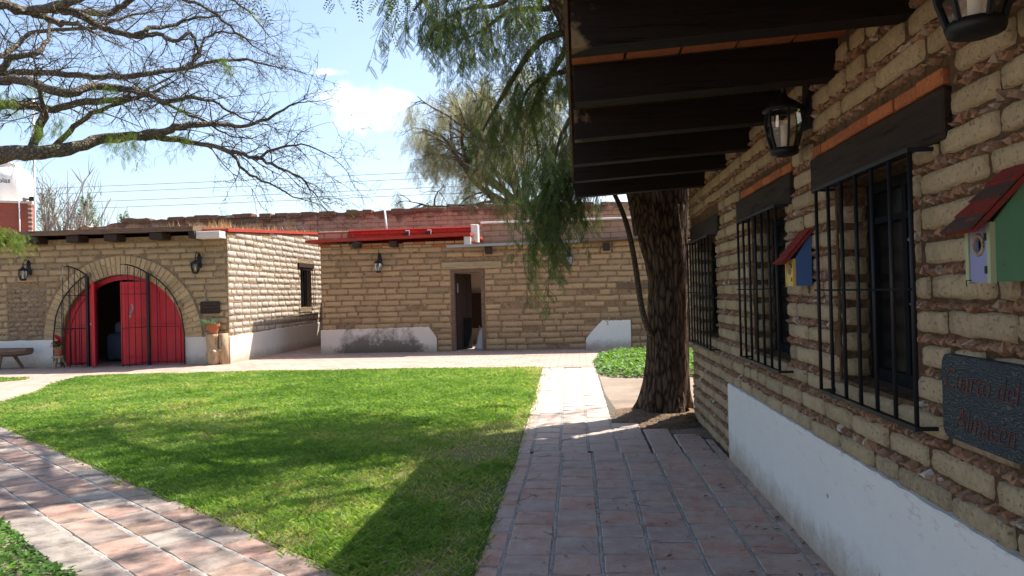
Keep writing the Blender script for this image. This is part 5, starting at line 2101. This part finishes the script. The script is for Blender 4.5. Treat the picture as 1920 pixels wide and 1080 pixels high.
limb([(.92, 9.06, 2.2), (.82, 9.05, 2.7), (.60, 9.0, 3.3), (.2, 8.8, 4.2), (-.3, 8.4, 5.2), (-.9, 7.9, 6.0), (-1.8, 7.4, 6.5)], [.24, .215, .18, .15, .12, .09, .05])
limb([(1.10, 9.07, 2.2), (1.20, 9.10, 2.7), (1.35, 9.3, 3.5), (1.5, 9.7, 4.8), (1.4, 10.2, 6.2), (1.2, 10.6, 7.4)], [.22, .19, .17, .14, .10, .05])
limb([(1.35, 9.3, 3.4), (2.2, 9.0, 4.4), (3.0, 8.4, 5.4), (3.8, 7.8, 6.2)], [.12, .10, .08, .04])
# the slim stem that leaves the trunk low down and leans up and out
limb([(.86, 8.92, .98), (.79, 8.82, 1.10), (.73, 8.79, 1.35), (.66, 8.77, 1.9), (.58, 8.76, 2.3), (.46, 8.76, 2.62), (.33, 8.78, 2.85), (.1, 8.8, 3.4)], [.04, .036, .034, .032, .030, .027, .025, .015], 'sucker', pt, 'bark_branch', 8)
# arching branches that come forward of the eave line and hang
BR = [
    [(-.3, 8.4, 5.2), (-.15, 8.6, 4.75), at(1065, 55, 8.8), at(1010, 80, 9.0), at(960, 150, 9.2), at(932, 198, 9.3), at(905, 245, 9.4)],
    [(.2, 8.8, 4.2), at(1075, 130, 9.0), at(1020, 145, 9.2), at(985, 175, 9.3), at(970, 240, 9.4)],
    [(-.9, 7.9, 6.0), at(1000, -60, 8.2), at(940, 5, 8.0), at(880, 15, 7.8), at(830, 40, 7.7)],
    [(-1.8, 7.4, 6.5), at(860, -40, 7.6), at(800, -5, 7.6), at(775, 20, 7.5)],
    [(.2, 8.8, 4.2), at(1080, 200, 8.6), at(1050, 260, 8.6), at(1035, 330, 8.6)],
    [(.2, 8.8, 4.2), at(1072, 260, 8.3), at(1060, 300, 8.2), at(1055, 340, 8.2)],
    [(-.3, 8.4, 5.2), at(1040, 10, 8.9), at(960, 20, 9.0), at(900, 60, 9.2), at(850, 80, 9.3)],
    [(-.15, 8.6, 4.8), at(1060, 90, 9.6), at(1000, 200, 9.8), at(1010, 290, 9.8), at(985, 330, 9.9)],
]
SHADE = [
    [(-.9, 7.9, 6.0), (-1.8, 8.4, 6.6), (-2.8, 9.0, 6.9), (-3.7, 9.6, 6.4)],
    [(-1.8, 7.4, 6.5), (-2.6, 7.0, 6.7), (-3.4, 6.7, 6.4)],
    [(-.3, 8.4, 5.2), (-1.0, 9.6, 6.2), (-1.7, 10.8, 7.0), (-2.3, 11.8, 7.0)],
    [(1.4, 10.2, 6.2), (.2, 11.0, 7.4), (-.9, 11.8, 8.0), (-1.9, 12.4, 7.8)],
    [(1.2, 10.6, 7.4), (.2, 9.9, 8.4), (-.9, 9.2, 8.9), (-2.0, 8.6, 8.6)],
    [(1.4, 10.2, 6.2), (2.2, 11, 7.4), (3.0, 11.8, 7.6)],
    [(3.8, 7.8, 6.2), (4.4, 7.2, 6.4), (5.0, 6.8, 6.0)],
    [(3.0, 8.4, 5.4), (2.4, 7.4, 6.6), (1.6, 6.4, 7.2), (.8, 5.6, 7.0)],
    [(2.2, 9.0, 4.4), (2.0, 8.7, 5.6), (1.5, 8.3, 6.6), (.9, 7.9, 7.2)],
    [(2.2, 9.0, 4.4), (2.4, 9.4, 5.8), (2.0, 9.8, 7.0), (1.2, 9.6, 7.8)],
    [(-.9, 7.9, 6.0), (-1.4, 8.8, 6.4), (-2.0, 9.8, 6.6), (-2.8, 10.6, 6.6)],
    [(1.5, 9.7, 4.8), (.9, 9.6, 5.8), (.3, 9.9, 6.5), (-.3, 10.2, 6.9)],
    [(1.4, 10.2, 6.2), (.6, 10.6, 6.6), (-.2, 11.2, 6.8), (-1.0, 11.0, 6.6)],
    [(.2, 8.8, 4.2), (.4, 9.6, 5.2), (.5, 10.4, 6.0), (.2, 11.2, 6.6)],
    [(1.6, 6.4, 7.2), (.6, 6.6, 7.6), (-.6, 6.8, 7.6), (-1.6, 6.2, 7.2)],
]
pl_ = MB()
ps_ = MB()


def strand(p, L, rng, n, leaf, w, pl=pl_, ps=ps_, spread=.5, seg=9):
    q = wander(p, (rng.uniform(-1, 1) * spread, rng.uniform(-1, 1) * spread, -1), L, 6, rng, .14, .12)
    ps.tube(q, [.004, .0035, .003, .0028, .0025, .002, .0015], 3, 0, False)
    for k in range(n):
        f = (k + rng.random()) / n * 5.99
        i = int(f)
        a = q[i].lerp(q[i + 1], f - i)
        an = rng.uniform(0, 6.28)
        d = Vector((math.cos(an), math.sin(an), -rng.uniform(.5, 1.6)))
        pinna(pl, a, d, leaf * rng.uniform(.7, 1.2), rng, seg, w, rng.random())


def clothe(P, R, dens, Lr, n, leaf, par, sp=.5, n0=1, seg=9):
    a, b = smooth_path(P, R, 6)
    MB().tube(a, b, 8).build('branch', 'bark_branch', par, True)
    for i in range(6 * n0, len(a)):
        for _ in range(dens):
            if rng.random() < .75:
                o_ = Vector((rng.gauss(0, .16), rng.gauss(0, .16), rng.uniform(-.05, .12)))
                strand(a[i] + o_, rng.uniform(*Lr), rng, n, leaf, .0105, spread=sp, seg=seg)


for i, P in enumerate(BR):
    R = [.05 - .043 * k / (len(P) - 1) for k in range(len(P))]
    if i in (0,):
        R = [.06, .055, .05, .042, .034, .026, .014]
    clothe(P, R, (4, 4, 4, 4, 4, 4, 5, 5)[i], (.25, .75) if i not in (4, 5) else (.35, .95), 9 if i not in (4, 5) else 15, .14, pt, .5, 2 if i == 0 else 1, 12)
for P in SHADE:
    R = [.07 - .05 * k / (len(P) - 1) for k in range(len(P))]
    a, b = smooth_path(P, R, 6)
    MB().tube(a, b, 7).build('branch', 'bark_branch', pt, True)
    for i in range(3, len(a)):
        for _ in range(3):
            o_ = Vector((rng.gauss(0, .65), rng.gauss(0, .6), rng.uniform(-.3, .5)))
            ps_.tube([a[i], a[i] + o_], [.012, .006], 3, 0, False)
            strand(a[i] + o_, rng.uniform(.5, 1.2), rng, 13, .24, .028, spread=.5, seg=6)
# the long tassel in front of the ochre wall
for i in range(32):
    x, y = rng.choice(((1005, 350), (1000, 395), (1020, 410), (1020, 365), (1035, 345), (1050, 350), (1025, 310), (1000, 300), (1030, 380)))
    p = at(x + rng.uniform(-40, 36), y + rng.uniform(-45, 25), rng.uniform(8.1, 8.9))
    ps_.tube([p + Vector((rng.uniform(-.1, .2), rng.uniform(-.1, .1), rng.uniform(.3, .7))), p], [.004, .004], 3, 0, False)
    strand(p, rng.uniform(.5, 1.1), rng, 22, .15, .0115, spread=.12, seg=12)
for i in range(22):   # thin ends further left and right
    x, y = rng.choice(((870, 330), (900, 350), (935, 345), (965, 355), (1095, 385), (1110, 385), (1078, 370), (920, 300)))
    p = at(x + rng.uniform(-20, 20), y + rng.uniform(-30, 15), rng.uniform(8.6, 9.4))
    q0 = p + Vector((rng.uniform(.0, .3), rng.uniform(-.1, .1), rng.uniform(.5, .9)))
    ps_.tube([q0, q0.lerp(p, .5) + Vector((.05, 0, .02)), p], [.005, .004, .003], 3, 0, False)
    strand(p, rng.uniform(.2, .5), rng, 10, .14, .007, spread=.25, seg=12)
tag(pl_.build('leaves', 'leaf_pepper', pt), None, kind='stuff')
tag(ps_.build('hanging_stems', 'bark_branch', pt), None, kind='stuff')

# a second, paler pepper tree behind the rear wall
rng = random.Random(71)
ft = thing('pepper_tree', (-1.6, 31, 0), 'pale sparse pepper tree rising behind the weathered rear wall', 'tree')
limb([(-1.6, 31, 0), (-1.5, 31, 2), (-1.8, 31, 4), (-2.2, 31, 5.2)], [.5, .42, .38, .34], 'trunk', ft, 'bark_branch', 14)
pl_, ps_ = MB(), MB()
ends = []


def grow(p, d, L, r, lvl):
    q = wander(p, d, L, 6, rng, .18, -.02 if lvl < 2 else .10)
    (MB() if lvl < 2 else ps_).tube(q, [r * (1 - .6 * i / 6) for i in range(7)], 7 if lvl < 2 else 4, 0, False) if lvl >= 2 else MB().tube(q, [r * (1 - .6 * i / 6) for i in range(7)], 8).build('limb', 'bark_branch', ft, True)
    if lvl < 4:
        for _ in range((4, 4, 4, 3)[lvl]):
            i = rng.randint(2, 6)
            dd_ = (q[i] - q[i - 1]).normalized()
            off = Vector((rng.uniform(-1, 1), rng.uniform(-1, 1), rng.uniform(-.5, .7)))
            grow(q[i], dd_ + off * .9, L * rng.uniform(.5, .72), r * .45, lvl + 1)
    if lvl >= 3:
        ends.extend(q[2:])


for d in ((-.9, -.2, 1.0), (-.5, .1, 1.4), (.3, .0, 1.5), (.8, .2, 1.0), (-1.0, .2, .45), (-.2, -.6, 1.2), (-1.1, -.3, .2), (-.7, -.5, .8)):
    grow((-2.1, 31, 4.9), d, 3.4, .20, 0)
for p in ends:
    if p.z > 12.2 or p.x > 4:
        continue
    for _ in range(1):
        if rng.random() < .24:
            strand(p, rng.uniform(.35, 1.1), rng, 8, .32, .022, pl_, ps_, .6, 6)
tag(pl_.build('leaves', 'leaf_far', ft), None, kind='stuff')
tag(ps_.build('branchlets', 'bark_branch', ft), None, kind='stuff')

# bare pollarded trees and low evergreen crowns behind the arched building
rng = random.Random(81)
for i, (px, dep, zt) in enumerate([(92, 38, 8.2), (104, 40, 9.0), (118, 39, 8.8), (140, 40, 7.9), (156, 39, 7.9), (180, 41, 7.2)]):
    base = at(px, 560, dep)
    base.z = 0
    bt_ = thing('bare_tree', base, 'leafless upright tree behind the old wall, ' + ('nearest the white pole', 'second from the white pole', 'third from the white pole', 'fourth from the white pole', 'fifth from the white pole', 'farthest from the white pole')[i], 'tree', 'leafless trees behind the old wall')
    m = MB()
    q = wander(base, (rng.uniform(-.03, .03), 0, 1), zt * .62, 8, rng, .03)
    MB().tube(q, [.16 - .010 * k for k in range(9)], 7).build('trunk', 'bark_bare', bt_, True)
    for k in range(11):
        j = rng.randint(4, 8)
        b = wander(q[j], (rng.uniform(-.6, .6), rng.uniform(-.6, .6), 1.1), (zt - q[j].z) * rng.uniform(.6, 1.05), 6, rng, .16, -.08)
        m.tube(b, [.055 - .008 * z for z in range(7)], 5, 0, False)
        for _ in range(5):
            z = rng.randint(1, 6)
            m.tube(wander(b[z], (rng.uniform(-.8, .8), rng.uniform(-.8, .8), 1), rng.uniform(.4, 1.1), 3, rng, .2), [.02, .015, .012, .008], 3, 0, False)
    m.build('crown', 'bark_bare', bt_)
for i, (px, dep, zt, w_, lab) in enumerate(((92, 43, 7.9, 1.0, 'dark evergreen crown behind the bare trees next to the pole'), (166, 44, 7.7, 1.1, 'rounded evergreen crown behind the bare trees above the old wall'), (236, 46, 6.9, .7, 'small lone evergreen crown just showing above the old wall'))):
    base = at(px, 560, dep)
    base.z = 0
    sh = thing('evergreen_tree', base, lab, 'tree')
    MB().tube([base, base + Vector((0, 0, zt - .5))], [.14, .05], 7).build('trunk', 'bark_bare', sh)
    m = MB()
    for k in range(900):
        f = rng.random() ** .7
        r = w_ * (1.05 - f) * rng.uniform(.3, 1) + .1
        a = rng.uniform(0, 6.28)
        p = base + Vector((r * math.cos(a), r * math.sin(a), zt - 2.6 + 2.6 * f + .3 * math.sin(a * 3 + f * 9)))
        d = Vector((math.cos(a), math.sin(a), rng.uniform(-.2, .8))) * rng.uniform(.12, .25)
        s_ = Vector((-math.sin(a), math.cos(a), rng.uniform(-.4, .4))) * .05
        m.add([p - s_, p + s_, p + d], [(0, 1, 2)], rng.random())
    m.build('crown', 'leaf_cover', sh)

# ------------------------------------------------------------------ leafy beds, litter
rng = random.Random(91)


def cover(name, label, poly, n, hmax, size):
    xs, ys = [p[0] for p in poly], [p[1] for p in poly]
    px = nr.uniform(min(xs), max(xs), n * 3)
    py = nr.uniform(min(ys), max(ys), n * 3)
    ok = inside(px, py, poly)
    px, py = px[ok][:n], py[ok][:n]
    m = MB()
    hh = vnoise(px, py, 3.0, 12)
    # distance to the border so that the mound thins out at its edge
    ed = np.full(len(px), 9.0)
    for i in range(len(poly)):
        ax_, ay_ = poly[i - 1]
        bx_, by_ = poly[i]
        L2 = (bx_ - ax_) ** 2 + (by_ - ay_) ** 2
        t_ = np.clip(((px - ax_) * (bx_ - ax_) + (py - ay_) * (by_ - ay_)) / L2, 0, 1)
        ed = np.minimum(ed, np.hypot(px - ax_ - t_ * (bx_ - ax_), py - ay_ - t_ * (by_ - ay_)))
    top = hmax * (.45 + .75 * hh) * np.clip(ed / .18, .25, 1)
    for i in range(len(px)):
        z = top[i] * rng.uniform(.35, 1)
        p = Vector((px[i], py[i], .012 + z))
        a, el = rng.uniform(0, 6.28), rng.uniform(-.3, .9)
        d = Vector((math.cos(a) * math.cos(el), math.sin(a) * math.cos(el), math.sin(el))) * size * rng.uniform(.6, 1.25)
        s_ = Vector((-math.sin(a), math.cos(a), rng.uniform(-.3, .3))) * size * .36
        m.add([p, p + d * .5 - s_, p + d - Vector((0, 0, size * .2)), p + d * .5 + s_], [(0, 1, 2, 3)], min(.99, rng.random() * .6 + .4 * z / hmax))
    tag(m.build(name, 'leaf_cover'), label, 'ground cover', kind='stuff')


cover('ground_cover', 'bright green leafy ground cover behind the pepper tree trunk',
      [(.35, 13.6), (.55, 13.1), (1.2, 12.9), (2.3, 13.0), (3.2, 13.6), (3.2, 18.0), (1.4, 18.4), (.5, 18.0), (.32, 16)], 9000, .13, .085)
cover('ground_cover', 'leafy green bed along the edge of the slanting walk',
      [(-2.5, 3.3), (-2.75, 3.85), (-3.35, 4.30), (-4.2, 5.02), (-5.6, 6.1), (-7.2, 7.4), (-8.2, 7.2), (-6.5, 4.0), (-3.6, 2.6)], 20000, .13, .042)

m = MB()
for i in range(420):
    x, y = rng.uniform(-.6, 1.25), rng.uniform(3.4, 8.6)
    if rng.random() < .35:
        x = 1.25 - abs(rng.gauss(0, .12))
    if rng.random() < .25:
        x, y = rng.uniform(.3, 1.3), rng.uniform(7.4, 9.0)
    a, L = rng.uniform(0, 6.28), rng.uniform(.015, .05)
    p = Vector((x, y, .030))
    d, s_ = Vector((math.cos(a), math.sin(a), rng.uniform(0, .25))) * L, Vector((-math.sin(a), math.cos(a), .1)) * L * rng.uniform(.08, .3)
    m.add([p, p + d * .5 - s_, p + d, p + d * .5 + s_], [(0, 1, 2, 3)], rng.random())
for i in range(60):
    x, y = rng.uniform(-.5, 1.2), rng.uniform(3.6, 8.3)
    m.tube(wander((x, y, .031), (rng.uniform(-1, 1), rng.uniform(-1, 1), 0), rng.uniform(.06, .2), 4, rng, .25), .0016, 3, rng.random(), False)
m.v = [(a, b, max(c, .026)) for a, b, c in m.v]
m2 = MB()
for i in range(900):
    y = 3.8 + 10.8 * rng.random() ** 1.6
    x = rng.uniform(-9.5, -.6) if rng.random() < .7 else -.62 - abs(rng.gauss(0, .35))
    if not inside(np.array([x]), np.array([y]), LAWN)[0]:
        continue
    a, L = rng.uniform(0, 6.28), rng.uniform(.015, .06)
    p = Vector((x, y, .03 + rng.uniform(0, .02)))
    d, s_ = Vector((math.cos(a), math.sin(a), rng.uniform(-.2, .3))) * L, Vector((-math.sin(a), math.cos(a), .1)) * L * rng.uniform(.08, .35)
    m2.add([p, p + d * .5 - s_, p + d, p + d * .5 + s_], [(0, 1, 2, 3)], rng.random())
tag(m2.build('leaf_litter', 'leaf_litter'), 'dry leaves scattered over the courtyard lawn', 'litter', kind='stuff')
tag(m.build('leaf_litter', 'leaf_litter'), 'dry leaves and bits of twig scattered on the straight walk', 'litter', kind='stuff')

# earth heaped round the foot of the pepper tree and along the wall
m = MB()
vs, fs = [], []
n1, n2 = 26, 40
er = random.Random(4)
for j in range(n1 + 1):
    f = j / n1
    for i in range(n2):
        a = 2 * math.pi * i / n2
        rx = (.26 + .42 * f) * (1 + .10 * math.sin(3 * a + 1) * f)
        x, y = 1.0 + rx * 1.05 * math.cos(a), 8.95 + rx * 1.15 * math.sin(a)
        vs.append((x, y, .003 + .085 * (1 - f) ** 1.3 + (er.uniform(-.010, .010) if 0 < j < n1 else 0)))
for j in range(n1):
    for i in range(n2):
        i2 = (i + 1) % n2
        fs.append((j * n2 + i, (j + 1) * n2 + i, (j + 1) * n2 + i2, j * n2 + i2))
m.add(vs, fs)
tag(m.build('earth_mound', 'soil', None, True), 'dark earth heaped round the foot of the pepper tree', kind='structure')
